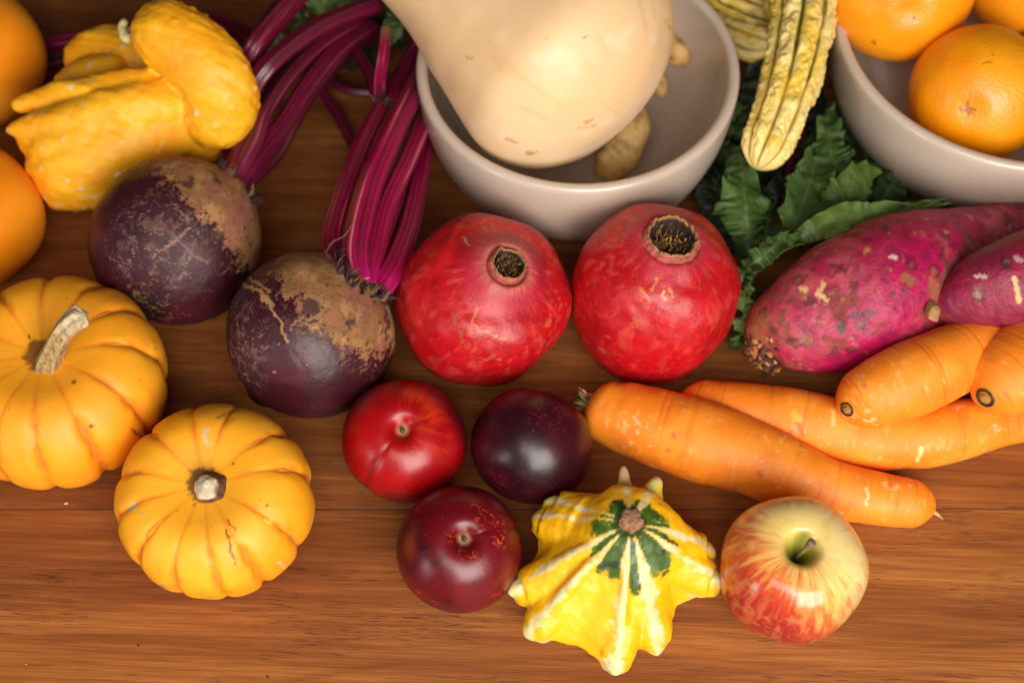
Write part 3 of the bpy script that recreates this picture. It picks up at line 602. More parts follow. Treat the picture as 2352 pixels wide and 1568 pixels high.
# ------------------------------------------------------------------ butternut and ginger in the left bowl
def butternut():
    cB = at(1292, 128, .093); pts = [cB + nrm(at(1292, 128, .093) - at(1010, -170, .128)) * .056, cB + nrm(cB - at(1010, -170, .128)) * .03, cB]
    pts = [at(1440, 280, .083), at(1372, 212, .088), at(1306, 144, .093), at(1205, 40, .101), at(1085, -85, .112), at(930, -220, .126), at(760, -360, .138)]
    mp = m_per_px(cB)
    rr = [.066, .0645, .0625, .0560, .0480, .0425, .0400]
    P, S, th, L = tube_pts(pts, rr, 200, 200, (.050, .02))
    P = soft_disp(P, .0020, 16, 3, 3)
    def cf():
        C = np.zeros(P.shape) + srgb(236, 202, 160); C = mixc(C, srgb(236, 190, 130), sm(-.3, .7, fbm(P, 14, 3, 5)) * .5)
        C = mixc(C, srgb(214, 166, 104), sm(.45, .75, fbm(np.stack([th * 9, L * 30, 0 * L], -1), 1, 4, 5)) * .35); C = mixc(C, srgb(248, 226, 196), sm(.3, .8, fbm(P, 70, 4, 15)) * .3)
        d, h = cells(P, 40, 7); C = mixc(C, srgb(190, 140, 84), (1 - sm(.02, .07, d)) * (h < .4) * .6)
        return marks(P, C, [([(1325, 292), (1348, 293), (1368, 286)], 2.5, (196, 148, 80)), ([(1342, 278), (1356, 278)], 3, (200, 152, 80)), ([(1070, 132), (1086, 136)], 2.5, (205, 160, 95)), ([(1160, 318), (1185, 326)], 4, (208, 158, 96)),
            ([(1210, 352), (1232, 350)], 3.5, (190, 140, 80)), ([(1530, 50), (1540, 66)], 5, (214, 160, 80)), ([(1258, 88)], 3, (210, 150, 70)), ([(1345, 85)], 1.8, (120, 90, 50)), ([(1153, 33)], 2, (140, 100, 50))], P[60:140].reshape(-1, 3).mean(0))
    o = closed('butternut_squash', P, cf(), M['butternut'], None, base(cB))
    tag(o, 'large smooth beige butternut squash lying in the left bowl', 'squash')
butternut()
def gcol(P, S, th, L):
    C = np.zeros(P.shape) + srgb(216, 172, 98); C = mixc(C, srgb(232, 196, 134), sm(-.2, .6, fbm(P, 90, 3, 3)) * .7)
    C = mixc(C, srgb(150, 100, 50), sm(.55, .95, np.sin(L * 900 + 2 * fbm(P, 60, 2, 4))) * .22)
    return mixc(C, srgb(120, 76, 40), sm(.25, .7, fbm(P, 160, 3, 14)) * .55)
def ginger(label, lobes):
    t = thing('ginger_root', label, 'ginger', base(at(*lobes[0][0][0])), 'ginger roots in the left bowl')
    for pts, r in lobes:
        pp = pth(pts); tube('knob', pp, [q * m_per_px(p) for q, p in zip(r, pp)], M['ginger'], t, gcol, 60, 50, (.008, .008), lambda S, th, L: 1 + .05 * np.cos(3 * th) + .05 * np.sin(L * 420))
    return t
ginger('knobbly ginger root poking out in front of the butternut squash', [([(1368, 398, .022), (1400, 378, .026), (1436, 335, .034), (1455, 290, .04), (1450, 240, .042)], [22, 42, 42, 36, 32]), ([(1440, 330, .03), (1380, 300, .03), (1310, 290, .03)], [34, 36, 30])])
ginger('ginger tip with two stubby knobs at the right side of the butternut', [([(1480, 60, .040), (1530, 100, .046), (1560, 128, .046), (1576, 150, .040)], [34, 32, 25, 16]), ([(1480, 150, .034), (1508, 185, .038), (1522, 222, .036)], [26, 24, 18])])

# ------------------------------------------------------------------ mandarins
def mandarin(label, px, py, rpx, z, axv, mk, flat=.9):
    c = at(px, py, z); R = rpx * m_per_px(c); axis = vdir(c, *axv)
    def fn(th, ph):
        n = fbm(np.stack([np.sin(ph) * np.cos(th), np.sin(ph) * np.sin(th), np.cos(ph)], -1), 1.7, 2, int(px) % 7)
        r = R * np.sin(ph) * (1 + .015 * n); return r * np.cos(th), r * np.sin(th), R * flat * np.cos(ph) * (1 + .015 * n) - R * .07 * np.exp(-(ph / .2) ** 2)
    def cf(P, th, ph):
        C = np.zeros(P.shape) + srgb(243, 148, 6); C = mixc(C, srgb(250, 166, 24), sm(-.4, .6, fbm(P, 40, 3, 5)) * .6); C = mixc(C, srgb(222, 110, 4), sm(.2, .8, fbm(P, 35, 3, 15)) * .4)
        return marks(P, C, mk, c)
    o = body('mandarin', c, axis, fn, cf, M['mandarin'], None, 220, 140, (c[0], c[1], c[2] - R * flat))
    return tag(o, label, 'mandarin', 'mandarins in the right bowl')
mandarin('mandarin leaning on the left rim of its bowl, cut by the top edge', 2068, -28, 169, .088, (.15, -.35, .9), [([(2098, 40)], 6, (110, 80, 20)), ([(2005, 96), (2012, 99)], 5, (130, 84, 20))])
mandarin('nearest mandarin, with a brown star-shaped stem scar', 2246, 216, 157, .068, (-.1, -.25, .95), [([(2222, 235), (2224, 262)], 6, (176, 96, 24)), ([(2208, 254), (2238, 252)], 6, (176, 96, 24)), ([(2280, 125)], 5, (190, 110, 20)), ([(2262, 145), (2275, 140)], 4, (200, 110, 20))])
mandarin('mandarin at the back of the bowl, top right corner', 2352, -62, 138, .080, (0, .3, .9), [])
mandarin('mandarin of which only a sliver shows at the right edge', 2490, 130, 142, .062, (0, .3, .9), [])

# ------------------------------------------------------------------ striped gourds
def striped(name, label, pts, r, seed, nr=9, group='ribbed striped gourds'):
    pp = pth(pts); rr = [q * m_per_px(p) for q, p in zip(r, pp)]
    def lobes(th, L):
        a = th * nr / 2 + .25 * np.sin(L * 60 + seed); return np.abs(np.sin(a))
    def rf(S, th, L):
        l = lobes(th, L); rid = np.floor((th * nr / 2 + .25 * np.sin(L * 60 + seed)) / pi)
        k = fbm(np.stack([L * 170, np.cos(th) * 2.6 + rid * 5.3, np.sin(th) * 2.6], -1), 1.0, 4, seed); return .78 + .24 * l ** .45 + .17 * l * k
    def cf(P, S, th, L):
        l = lobes(th, L); n = fbm(P, 160, 3, seed)
        C = np.zeros(P.shape) + srgb(234, 208, 128); C = mixc(C, srgb(230, 188, 44), sm(-.25, .7, fbm(P, 70, 3, seed + 1)) * .75)
        C = mixc(C, srgb(206, 168, 40), (1 - sm(.1, .5, l)) * .8)
        alt = (np.floor((th * nr / 2) / pi) % 2)
        C = mixc(C, srgb(34, 66, 24), (1 - sm(.14, .44, l + .18 * n)) * (.35 + .65 * (alt > .5)) * sm(.16, .36, S + .25 * fbm(P, 30, 2, 4)) * .95)
        C = mixc(C, srgb(110, 80, 30), (1 - sm(.05, .28, l + .12 * n)) * .65)
        C = mixc(C, srgb(90, 52, 30), sm(.55, .8, fbm(P, 120, 3, seed + 8)) * (1 - sm(.1, .3, S)) * .8)
        return np.concatenate([C, 0 * C[..., :1] + .2], -1)
    o = tube(name, pp, rr, M['gourd'], None, cf, 320, 220, (.014, .014), rf, 1.0, base(pp[1]))
    return tag(o, label, 'gourd', group)
striped('striped_gourd', 'cream and yellow ridged gourd with green grooves, lying between the two bowls', [(1738, 388, .060), (1762, 330, .066), (1795, 240, .074), (1828, 130, .080), (1842, 20, .084), (1800, -70, .088), (1700, -120, .088)], [54, 60, 64, 70, 76, 82, 84], 3, 8)
striped('striped_gourd', 'yellow ridged gourd neck reaching in from the top edge beside the left bowl', [(1860, 62, .066), (1790, 30, .062), (1710, -2, .060), (1620, -50, .060)], [20, 40, 46, 50], 6, 8)
striped('striped_gourd', 'dark olive ridged gourd in the shade beside the left bowl rim', [(1790, 98, .024), (1740, 90, .024), (1680, 70, .024), (1620, 40, .024)], [30, 52, 56, 56], 9, 9)

# ------------------------------------------------------------------ pomegranates
def pome(label, px, py, rpx, ratio, axv, rc, neck, lenc, seed, mk):
    c, R = ball(px, py, rpx, .95); axis = vdir(c, *axv)
    t = thing('pomegranate', label, 'pomegranate', base(c), 'red pomegranates')
    def fn(th, ph):
        Q = np.stack([np.sin(ph) * np.cos(th), np.sin(ph) * np.sin(th), np.cos(ph)], -1); n = fbm(Q, 1.15, 2, seed)
        k = 1 + .034 * n + .012 * fbm(Q, 4, 2, seed + 2) + .016 * np.cos(6 * th + .6) * np.sin(ph) ** 2
        cz_ = np.cos(ph); r = R * np.sin(ph) ** .80 * k; z = R * ratio * np.sign(cz_) * np.abs(cz_) ** .90 * k
        z = z + R * neck * np.exp(-(ph / .30) ** 2) - R * .05 * np.exp(-((ph - .5) / .2) ** 2) - R * .42 * np.exp(-(ph / (rc / R * .80)) ** 4)
        return r * np.cos(th), r * np.sin(th), z
    def cf(P, th, ph):
        Q = np.stack([np.cos(th) * 5, np.sin(th) * 5, ph * 1.6], -1); st = fbm(Q, 2.2, 4, seed)
        C = np.zeros(P.shape) + srgb(184, 8, 22); C = mixc(C, srgb(206, 32, 34), sm(-.3, .8, fbm(P, 60, 5, seed + 2)) * .5); C = mixc(C, srgb(222, 96, 72), sm(.15, .65, fbm(P, 420, 3, seed + 31)) * sm(-.4, .5, fbm(P, 32, 3, seed + 33)) * .38); C = mixc(C, srgb(150, 6, 22), sm(.1, .7, fbm(P, 60, 4, seed + 35)) * .4)
        C = mixc(C, srgb(212, 84, 70), sm(.1, .75, st) * .45 * sm(2.4, 1.0, ph)); C = mixc(C, srgb(160, 6, 18), sm(1.7, 2.5, ph) * .5)
        C = mixc(C, srgb(196, 130, 80), sm(.48, .75, fbm(P, 150, 4, seed + 12)) * sm(.15, .6, fbm(P, 40, 2, seed + 15)) * .35)
        C = mixc(C, srgb(176, 40, 66), (1 - sm(.2, .62, ph + .06 * st)) * .75); C = mixc(C, srgb(198, 120, 96), (1 - sm(.16, .34, ph + .08 * st)) * .6)
        return np.concatenate([marks(P, C, mk, c), (.4 * (1 - sm(.2, .5, ph)))[..., None]], -1)
    body('rind', c, axis, fn, cf, M['pomegranate'], t, 340, 200)
    # calyx: a ragged ring round an open cup
    z0 = R * (ratio + neck) * .955; a, b, ax = basis(axis)
    prof = [(1.0, -.0150), (1.30, -.0060), (1.20, -.0005), (1.10, lenc * .35), (1.08, lenc * .75), (1.10, lenc), (1.06, lenc + .0008), (1.01, lenc + .0002), (.97, lenc * .7), (.94, lenc * .2), (.88, -.004), (.55, -.0075), (.2, -.009), (.02, -.009)]
    prof = spline(np.array(prof), 52); nu = 160; an = np.linspace(0, 2 * pi, nu, endpoint=False); P = np.zeros((52, nu, 3)); C = np.zeros((52, nu, 3))
    rag = fbm(np.stack([np.cos(an) * 2.4, np.sin(an) * 2.4, 0 * an + seed], -1), 1.5, 3, seed)
    for i, (r_, z_) in enumerate(prof):
        up_ = sm(lenc * .3, lenc, z_); rr = rc * r_ * (1 + .07 * rag + .022 * np.cos(6 * an))
        zz = z0 + z_ + up_ * (rag * .0014 + .0006 * fbm(np.stack([np.cos(an) * 9, np.sin(an) * 9, 0 * an], -1), 1.5, 2, seed))
        P[i] = c + (rr * np.cos(an))[:, None] * a + (rr * np.sin(an))[:, None] * b + zz[:, None] * ax
        q = i / 51
        if q < .38: cc = srgb(176, 40, 60) * (1 - q / .38) + srgb(186, 120, 92) * (q / .38)
        elif q < .55: cc = srgb(160, 112, 70)
        else: cc = srgb(150, 100, 48) * (1 - sm(.55, .70, q)) + srgb(42, 24, 12) * sm(.55, .70, q)
        C[i] = cc
    nn = fbm(P, 420, 3, seed); C = mixc(C, srgb(120, 78, 44), sm(.2, .8, nn) * .6)
    P = P + (nn * .0004)[..., None] * ax
    closed('calyx', P, C, M['stem'], t)
    rnd = random.Random(seed); V = []; Fc = []; CC = []
    for k in range(170):
        a0 = rnd.uniform(0, 2 * pi); r0 = rc * math.sqrt(rnd.uniform(0.02, .66)); p0 = c + a * r0 * cos(a0) + b * r0 * sin(a0) + ax * (z0 - .007)
        dd = ax * rnd.uniform(.0015, .0065) + a * rnd.uniform(-.0035, .0035) + b * rnd.uniform(-.0035, .0035)
        Pt, S, _, _ = tube_pts([p0, p0 + dd * .5 + a * rnd.uniform(-.001, .001), p0 + dd], [.00018, .00018, .0003 + .0004 * (k % 3 == 0)], 6, 6, (0, .0004)); o = len(V); V += Pt.reshape(-1, 3).tolist(); Fc += gridf(6, 6, o)
        cc = srgb(*rnd.choice([(176, 130, 66), (96, 62, 28), (120, 80, 38), (70, 44, 22)])); CC += [cc] * 36
    mesh('stamens', V, Fc, M['dark_fibre'], t, np.array(CC))
pome('round red pomegranate with a small round calyx, right of the beetroot', 1106, 693, 194, .97, (.29, .40, .86), .0074, .10, .0016, 4,
     [([(1042, 720), (1048, 745)], 3, (150, 80, 40)), ([(1055, 762), (1064, 785)], 3, (140, 90, 40)), ([(1092, 712), (1085, 735), (1100, 755), (1130, 768), (1160, 782)], 3, (196, 120, 70)), ([(1065, 545), (1075, 560)], 3, (180, 130, 80)), ([(1300, 790)], 5, (150, 60, 30))])
pome('taller red pomegranate with a wide oval calyx, beside the green leaves', 1502, 674, 192, 1.08, (.20, .60, .78), .0110, .02, .0008, 9,
     [([(1525, 668), (1520, 680), (1530, 688)], 4, (212, 160, 110)), ([(1538, 665), (1545, 680)], 4, (205, 130, 80)), ([(1380, 745), (1388, 743)], 2, (150, 60, 40)), ([(1470, 660), (1490, 690)], 3, (210, 100, 60)), ([(1510, 640), (1495, 665)], 3, (205, 120, 70))])

# ------------------------------------------------------------------ plums
def plum(label, px, py, rpx, axv, k, seed, red, suture, dimple=True):
    c, R = ball(px, py, rpx, k); axis = vdir(c, *axv)
    t = thing('plum', label, 'plum', base(c), 'plums in the middle of the table')
    def fn(th, ph):
        Q = np.stack([np.sin(ph) * np.cos(th), np.sin(ph) * np.sin(th), np.cos(ph)], -1); n = fbm(Q, 1.2, 2, seed)
        ds = np.abs((th - suture + pi) % (2 * pi) - pi); cl = np.exp(-(ds / .10) ** 2) * sm(0, .3, ph) * .018 + np.exp(-(ds / .5) ** 2) * .03 * np.sin(ph)
        r = R * np.sin(ph) ** .93 * (1 + .012 * n - cl); z = R * k * np.cos(ph) * (1 - cl * .6) - R * (.17 if dimple else .05) * np.exp(-(ph / .17) ** 2) - R * .06 * np.exp(-(ph / .45) ** 2)
        return r * np.cos(th), r * np.sin(th), z
    def cf(P, th, ph):
        Q = np.stack([np.cos(th) * 4, np.sin(th) * 4, ph * 1.1], -1); st = fbm(Q, 2.4, 4, seed); n = fbm(P, 30, 3, seed + 2)
        C = np.zeros(P.shape) + srgb(40, 8, 18); C = mixc(C, srgb(76, 10, 28), sm(-.5, .6, n) * .6)
        if red > .5:
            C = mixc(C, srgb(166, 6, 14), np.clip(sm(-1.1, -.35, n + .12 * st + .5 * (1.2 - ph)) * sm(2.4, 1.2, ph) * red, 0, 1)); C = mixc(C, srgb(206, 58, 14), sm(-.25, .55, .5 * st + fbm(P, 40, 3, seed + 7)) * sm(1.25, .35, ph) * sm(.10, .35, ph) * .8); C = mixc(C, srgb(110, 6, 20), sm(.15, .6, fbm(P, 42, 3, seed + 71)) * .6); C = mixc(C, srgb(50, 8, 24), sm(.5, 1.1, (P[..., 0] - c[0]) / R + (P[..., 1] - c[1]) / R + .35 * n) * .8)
        elif red > .1:
            C = mixc(C, srgb(116, 6, 18), sm(-.4, .4, n + .3 * st + (1.0 - ph) * .8) * .75); q = np.abs(fbm(P, 330, 2, seed + 3))
            C = mixc(C, srgb(222, 90, 44), (1 - sm(.0, .10, q)) * sm(.25, .6, fbm(P, 55, 2, seed + 21)) * .85)
        else:
            q = np.abs(fbm(P, 380, 2, seed + 3)); C = mixc(C, srgb(150, 50, 56), (1 - sm(.0, .08, q)) * sm(.35, .7, fbm(P, 50, 2, seed + 4)) * .5)
        ds = np.abs((th - suture + pi) % (2 * pi) - pi); C = mixc(C, srgb(110, 6, 24), np.exp(-(ds / .05) ** 2) * sm(.15, .4, ph) * .6)
        if dimple: C = mixc(C, srgb(190, 140, 110), (1 - sm(.03, .12, ph + .02 * st)) * .9)
        return np.concatenate([C, 0 * C[..., :1] + .0], -1)
    body('skin', c, axis, fn, cf, M['plum'], t, 260, 180)
    if dimple:
        p0 = c + axis * (R * k * .80); a, b, ax = basis(axis)
        rootlet(t, [p0 - ax * .002, p0 + ax * .0012, p0 + ax * .0024 + a * .0006], .0013, (96, 70, 44), 'stem_stub', .0009)
plum('bright red plum flecked with orange, upper left of the three', 929, 1013, 143, (-.04, .22, .97), .96, 5, .95, R_(232))
plum('darkest plum, almost black, beside the tufted end of the long carrot', 1221, 1023, 139, (.3, .85, -.2), .95, 12, .0, R_(100), False)
plum('wine red plum with pale freckles, lowest of the three', 1056, 1260, 145, (.09, .19, .97), .96, 8, .4, R_(20))

# ------------------------------------------------------------------ apple
def apple():
    c, R = ball(1817, 1312, 168, .98); axis = vdir(c, .16, .34, .93)
    t = thing('apple', 'yellow and red apple with a deep stem hollow', 'apple', base(c))
    def fn(th, ph):
        cz = np.cos(ph); tap = 1 + .075 * cz
        r = R * np.sin(ph) ** .84 * tap * (1 + .012 * np.cos(5 * th + .5) * (1 + .5 * np.sin(ph)) + .008 * np.cos(2 * th)) / 1.02
        z = R * 1.02 * np.sign(cz) * np.abs(cz) ** .93 - R * .46 * np.exp(-(ph / .115) ** 2) - R * .10 * np.exp(-(ph / .38) ** 2) + R * .22 * np.exp(-((pi - ph) / .3) ** 2)
        return r * np.cos(th), r * np.sin(th), z
    def cf(P, th, ph):
        Q = np.stack([np.cos(th) * 6, np.sin(th) * 6, ph * 1.0], -1); st = fbm(Q, 2.6, 4, 5); n = fbm(P, 36, 3, 9)
        X, Y = proj(P)
        C = np.zeros(P.shape) + srgb(236, 204, 120); C = mixc(C, srgb(240, 216, 160), sm(-.3, .6, n) * .6)
        # the blush covers one side: towards the front and left
        side = -(P[..., 1] - c[1]) / R * .95 - (P[..., 0] - c[0]) / R * .85 - (P[..., 2] - c[2]) / R * .38
        C = mixc(C, srgb(226, 132, 52), sm(-.35, .55, side * .9 + .12 + .30 * st + .25 * n) * .85); C = mixc(C, srgb(230, 188, 90), sm(.0, .6, fbm(P, 70, 4, 51)) * .4)
        C = mixc(C, srgb(196, 40, 30), sm(.05, .75, side + .45 * st + .35 * n) * .85); C = mixc(C, srgb(150, 12, 26), sm(.50, 1.05, side + .35 * st) * .8)
        C = mixc(C, srgb(222, 120, 80), sm(.1, .7, st + .4 * n) * sm(.35, .8, ph) * .42); C = mixc(C, srgb(206, 170, 80), sm(.2, .7, fbm(P, 240, 3, 81)) * .25)
        C = mixc(C, srgb(150, 156, 40), (1 - sm(.09, .24, ph + .03 * st)) * .8); C = mixc(C, srgb(92, 84, 26), (1 - sm(.02, .10, ph)) * .8)
        return np.concatenate([C, 0 * C[..., :1]], -1)
    body('skin', c, axis, fn, cf, M['apple'], t, 320, 240)
    a, b, ax = basis(axis); p0 = c + ax * R * .42
    tube('stem', [p0, p0 + ax * .008, p0 + ax * .015 + a * .0015 - b * .0, p0 + ax * .0205 + a * .0040 + b * .0015], [.0012, .0010, .0011, .0022], M['stem'], t,
         lambda P, S, th, L: mixc(np.zeros(P.shape) + srgb(128, 112, 50), srgb(128, 92, 74), sm(.75, .92, S)), 40, 20, (.0005, .001))
apple()

# ------------------------------------------------------------------ carrots
def carrot(label, pts, rpx, caps, seed, mk=(), z_fix=None):
    pp = pth(pts); rr = [q * m_per_px(p) for q, p in zip(rpx, pp)]
    t = thing('carrot', label, 'carrot', base(pp[1]), 'orange carrots')
    def rf(S, th, L):
        n = fbm(np.stack([L * 60, np.cos(th) * .8, np.sin(th) * .8], -1), 1, 2, seed)
        cr = np.zeros(S.shape)
        rnd = random.Random(seed)
        for k in range(26):
            l0 = rnd.uniform(0, L.max()); a0 = rnd.uniform(0, 2 * pi); wa = rnd.uniform(.4, 1.2)
            d = np.abs((th - a0 + pi) % (2 * pi) - pi); cr += np.exp(-((L - l0) / .0007) ** 2) * np.exp(-(d / wa) ** 2)
        rf.cr = cr
        return 1 + .035 * n - .016 * cr
    P, S, th, L = tube_pts(pp, rr, 330, 150, caps, rf)
    n = fbm(P, 40, 3, seed); C = np.zeros(P.shape) + srgb(250, 136, 22); C = mixc(C, srgb(254, 156, 42), sm(-.5, .6, n) * .7); C = mixc(C, srgb(226, 112, 16), sm(.1, .8, fbm(P, 70, 3, seed + 4)) * .35)
    # faint rings and pale rubbed scratches
    C = mixc(C, srgb(255, 190, 110), sm(.30, .85, fbm(np.stack([L * 620, np.cos(th) * 2.4, np.sin(th) * 2.4], -1), 1.0, 4, seed + 9)) * .40)
    C = mixc(C, srgb(255, 205, 150), sm(.48, .72, fbm(P, 330, 3, seed + 19)) * sm(.0, .5, fbm(P, 45, 2, seed + 23)) * .6)
    C = mixc(C, srgb(206, 98, 20), np.clip(rf.cr, 0, 1) * .5)
    d, h = cells(P, 85, seed); C = mixc(C, srgb(176, 92, 30), (1 - sm(.05, .14, d)) * (h < .22) * .7)
    C = marks(P, C, mk, np.mean(pp, axis=0) - [0, 0, .01])
    closed('taproot', P, np.concatenate([C, 0 * C[..., :1] + .15], -1), M['carrot'], t)
    return t, pp, rr
tA, pp, rr = carrot('long front carrot with a dry leaf tuft at its thick end, behind the apple', [(1352, 925, .0185), (1400, 948, .0190), (1450, 964, .0190), (1600, 1008, .0205), (1750, 1060, .0185), (1900, 1120, .0145), (2030, 1147, .0135), (2110, 1160, .0125), (2148, 1168, .0120)],
    [66, 74, 84, 95, 85, 68, 61, 57, 48], (.0095, .013), 3, [([(1548, 995), (1552, 1005)], 5, (190, 100, 30)), ([(1745, 1085), (1750, 1095)], 6, (205, 108, 30)), ([(1992, 1130), (1988, 1160)], 3, (255, 208, 130)), ([(1410, 885), (1440, 880)], 4, (216, 110, 30))])
rootlet(tA, [(2140, 1172, .012), (2155, 1182, .011), (2166, 1192, .008)], .0012, (216, 170, 110), 'root_tip')
def tuft(parent, p, d, seed, n=26, ln=.010):
    rnd = random.Random(seed); V = []; Fc = []; C = []
    for k in range(n):
        p0 = p + np.array([rnd.uniform(-1, 1) for _ in range(3)]) * .0032; dd = nrm(d + np.array([rnd.uniform(-.55, .55) for _ in range(3)])); l = ln * rnd.uniform(.4, 1.0) * (1.7 if k < 3 else 1); w0 = rnd.uniform(.0005, .0016)
        P, S, th, L = tube_pts([p0 - dd * .003, p0 + dd * l * .5, p0 + dd * l + np.array([0, 0, rnd.uniform(-.001, .003)])], [w0, w0 * .8, w0 * .12], 8, 8, (0, 0), None, .6)
        o = len(V); V += P.reshape(-1, 3).tolist(); Fc += gridf(8, 8, o); C += [srgb(*rnd.choice([(150, 128, 62), (88, 84, 40), (56, 50, 32), (176, 140, 84)]))] * 64
    mesh('leaf_tuft', V, Fc, M['dark_fibre'], parent, np.array(C))
tuft(tA, at(1362, 922, .022), nrm(at(1335, 915, .024) - at(1375, 930, .021)), 4)
tB, _, _ = carrot('curved carrot lying under the others, behind the long front one', [(1560, 915, .0150), (1620, 932, .0155), (1700, 947, .0165), (1800, 962, .0170), (1900, 985, .0170), (2000, 1001, .0170), (2100, 1004, .0165), (2200, 988, .0158), (2300, 966, .0140), (2400, 955, .0125), (2500, 945, .010)],
    [50, 60, 68, 74, 74, 74, 74, 70, 58, 50, 40], (.012, .02), 11, [([(1836, 975), (1842, 1000)], 6, (196, 104, 30)), ([(1815, 990)], 7, (196, 110, 50)), ([(2116, 1030), (2112, 1055)], 6, (255, 214, 140)), ([(1915, 945), (1912, 975)], 6, (255, 196, 110)), ([(1825, 950), (1838, 965)], 8, (240, 180, 60))])
tC, ppc, _ = carrot('stubby carrot end with a ringed scar, resting on the curved carrot', [(1926, 945, .036), (1975, 922, .038), (2040, 893, .042), (2110, 862, .044), (2190, 826, .043), (2280, 785, .038), (2380, 735, .03)],
    [55, 70, 84, 86, 80, 74, 64], (.013, .02), 17, [([(1985, 882)], 9, (196, 120, 60))])
tD, ppd, _ = carrot('carrot end with a black-rimmed scar at the right edge', [(2240, 925, .040), (2285, 892, .044), (2340, 845, .047), (2410, 790, .046), (2500, 730, .04)],
    [58, 84, 96, 98, 90], (.015, .02), 23, [])
def scar(parent, pc, px, py, out, ro, z=None):                 # ring scar where the leaves were cut
    a, b, ax = basis(out); prof = spline(np.array([(1.25, -.0020), (1.08, .0001), (.92, .0006), (.8, .0000), (.66, -.0006), (.58, .0002), (.4, .0010), (.1, .0012)]), 30)
    an = np.linspace(0, 2 * pi, 60, endpoint=False); n_ = fbm(np.stack([np.cos(an), np.sin(an), 0 * an], -1), 2, 3, int(px)); P = np.zeros((30, 60, 3)); C = np.zeros((30, 60, 3))
    for i, (r_, z_) in enumerate(prof):
        rr_ = ro * r_ * (1 + .08 * n_); P[i] = pc + (rr_ * np.cos(an))[:, None] * a + (rr_ * np.sin(an))[:, None] * b + z_ * ax
        C[i] = srgb(150, 104, 40) if r_ > 1.12 else (srgb(40, 38, 26) if r_ > .63 else srgb(176, 126, 50))
    C = mixc(C, srgb(110, 84, 40), sm(.0, .8, fbm(P, 900, 2, 3)) * .5)
    closed('cut_scar', P, C, M['stem'], parent)
def on_tube(parent_mesh_pts, px, py): pass
def ray_hit(o, px, py):
    from mathutils import Vector
    from mathutils.bvhtree import BVHTree
    loc = np.array(o.parent.location) if o.parent else np.array(o.location)
    bvh = BVHTree.FromPolygons([v.co + Vector(loc) for v in o.data.vertices], [p.vertices for p in o.data.polygons])
    d = nrm(FWD + (px - CX) / F * RT - (py - CY) / F * UP); h = bvh.ray_cast(Vector(CAM), Vector(d))
    return (np.array(h[0]), np.array(h[1])) if h[0] is not None else (None, None)
for par, px, py, ro in ((tC, 1945, 940, .0033), (tD, 2262, 914, .0044)):
    o = [x for x in par.children if x.name.startswith('taproot')][0]; h, n = ray_hit(o, px, py)
    if h is not None: scar(par, h, px, py, n if n @ (CAM - h) > 0 else -n, ro)

# ------------------------------------------------------------------ sweet potatoes
def sweet(label, pts, rpx, caps, seed, dirt, mk, tone, disp=.0022):
    pp = pth(pts); rr = [q * m_per_px(p) for q, p in zip(rpx, pp)]
    t = thing('sweet_potato', label, 'sweet potato', base(pp[1]), 'purple-skinned sweet potatoes')
    P, S, th, L = tube_pts(pp, rr, 360, 280, caps, lambda S, th, L: 1 + .02 * np.cos(3 * th + 1))
    P = soft_disp(P, disp, 26, seed, 4)
    n = fbm(P, 34, 4, seed); n2 = fbm(P, 120, 4, seed + 3)
    C = np.zeros(P.shape) + srgb(*tone[0]); C = mixc(C, srgb(*tone[1]), sm(-.25, .55, n + .3 * n2) * .85); C = mixc(C, srgb(*tone[2]), sm(.1, .7, fbm(P, 45, 4, seed + 8)) * .7)
    br = sm(.30, .62, fbm(P, 55, 4, seed + 14) + .35 * fbm(P, 260, 3, 2)) * dirt
    br = sm(.32, .60, fbm(P, 75, 4, seed + 14) + .55 * fbm(P, 300, 3, 2)) * dirt
    C = mixc(C, srgb(124, 70, 46), br * .75); C = mixc(C, srgb(104, 12, 48), sm(.0, .6, fbm(P, 230, 3, seed + 90)) * .45); C = mixc(C, srgb(70, 34, 34), sm(.45, .7, fbm(P, 140, 3, seed + 33)) * dirt * .7)
    C = mixc(C, srgb(186, 128, 72), sm(.55, .8, fbm(P, 240, 3, seed + 37)) * dirt * .6)
    d, h = cells(P, 70, seed + 2); d = d + .05 * n2; sp = (h < .30)
    C = mixc(C, srgb(84, 26, 34), (1 - sm(.20, .29, d)) * sp * .55); C = mixc(C, srgb(142, 92, 62), (1 - sm(.10, .16, d)) * sp * .7)
    endm = sm(.24, .04, S + .09 * n2 + .05 * n) * dirt; C = mixc(C, srgb(150, 92, 44), endm * .85); C = mixc(C, srgb(64, 34, 22), endm * sm(.0, .5, n2) * .8)
    C = marks(P, C, mk, np.mean(pp, axis=0) - [0, 0, .03])
    closed('flesh', P, np.concatenate([C, np.clip(br + endm, 0, 1)[..., None]], -1), M['sweet_potato'], t)
    return t, pp
TB = (216, 178, 116); BK = (58, 34, 30)
tS, pps = sweet('large blotchy magenta sweet potato in front of the mandarin bowl', [(1722, 800, .026), (1760, 772, .030), (1850, 735, .036), (1960, 692, .038), (2080, 645, .037), (2200, 598, .033), (2352, 558, .030), (2480, 530, .028)],
    [28, 78, 128, 160, 158, 122, 98, 84], (.014, .02), 5, 1.0,
    [([(1890, 650), (1878, 672), (1900, 690)], 6, TB), ([(1840, 660), (1852, 663)], 8, TB), ([(2045, 590), (2056, 593)], 5, (230, 200, 180)), ([(1985, 578), (1995, 572)], 5, (200, 130, 60)), ([(2080, 638), (2090, 648)], 13, (150, 96, 56)), ([(2140, 640), (2150, 680)], 12, (160, 84, 56)),
     ([(1932, 742), (1932, 760)], 12, (104, 44, 48)), ([(1932, 748), (1932, 756)], 6, BK), ([(1850, 770), (1855, 785)], 13, (140, 80, 50)), ([(2190, 630), (2205, 640)], 12, BK), ([(2170, 600), (2180, 625)], 7, (90, 60, 40))],
    ((172, 8, 74), (172, 42, 74), (194, 88, 92)))
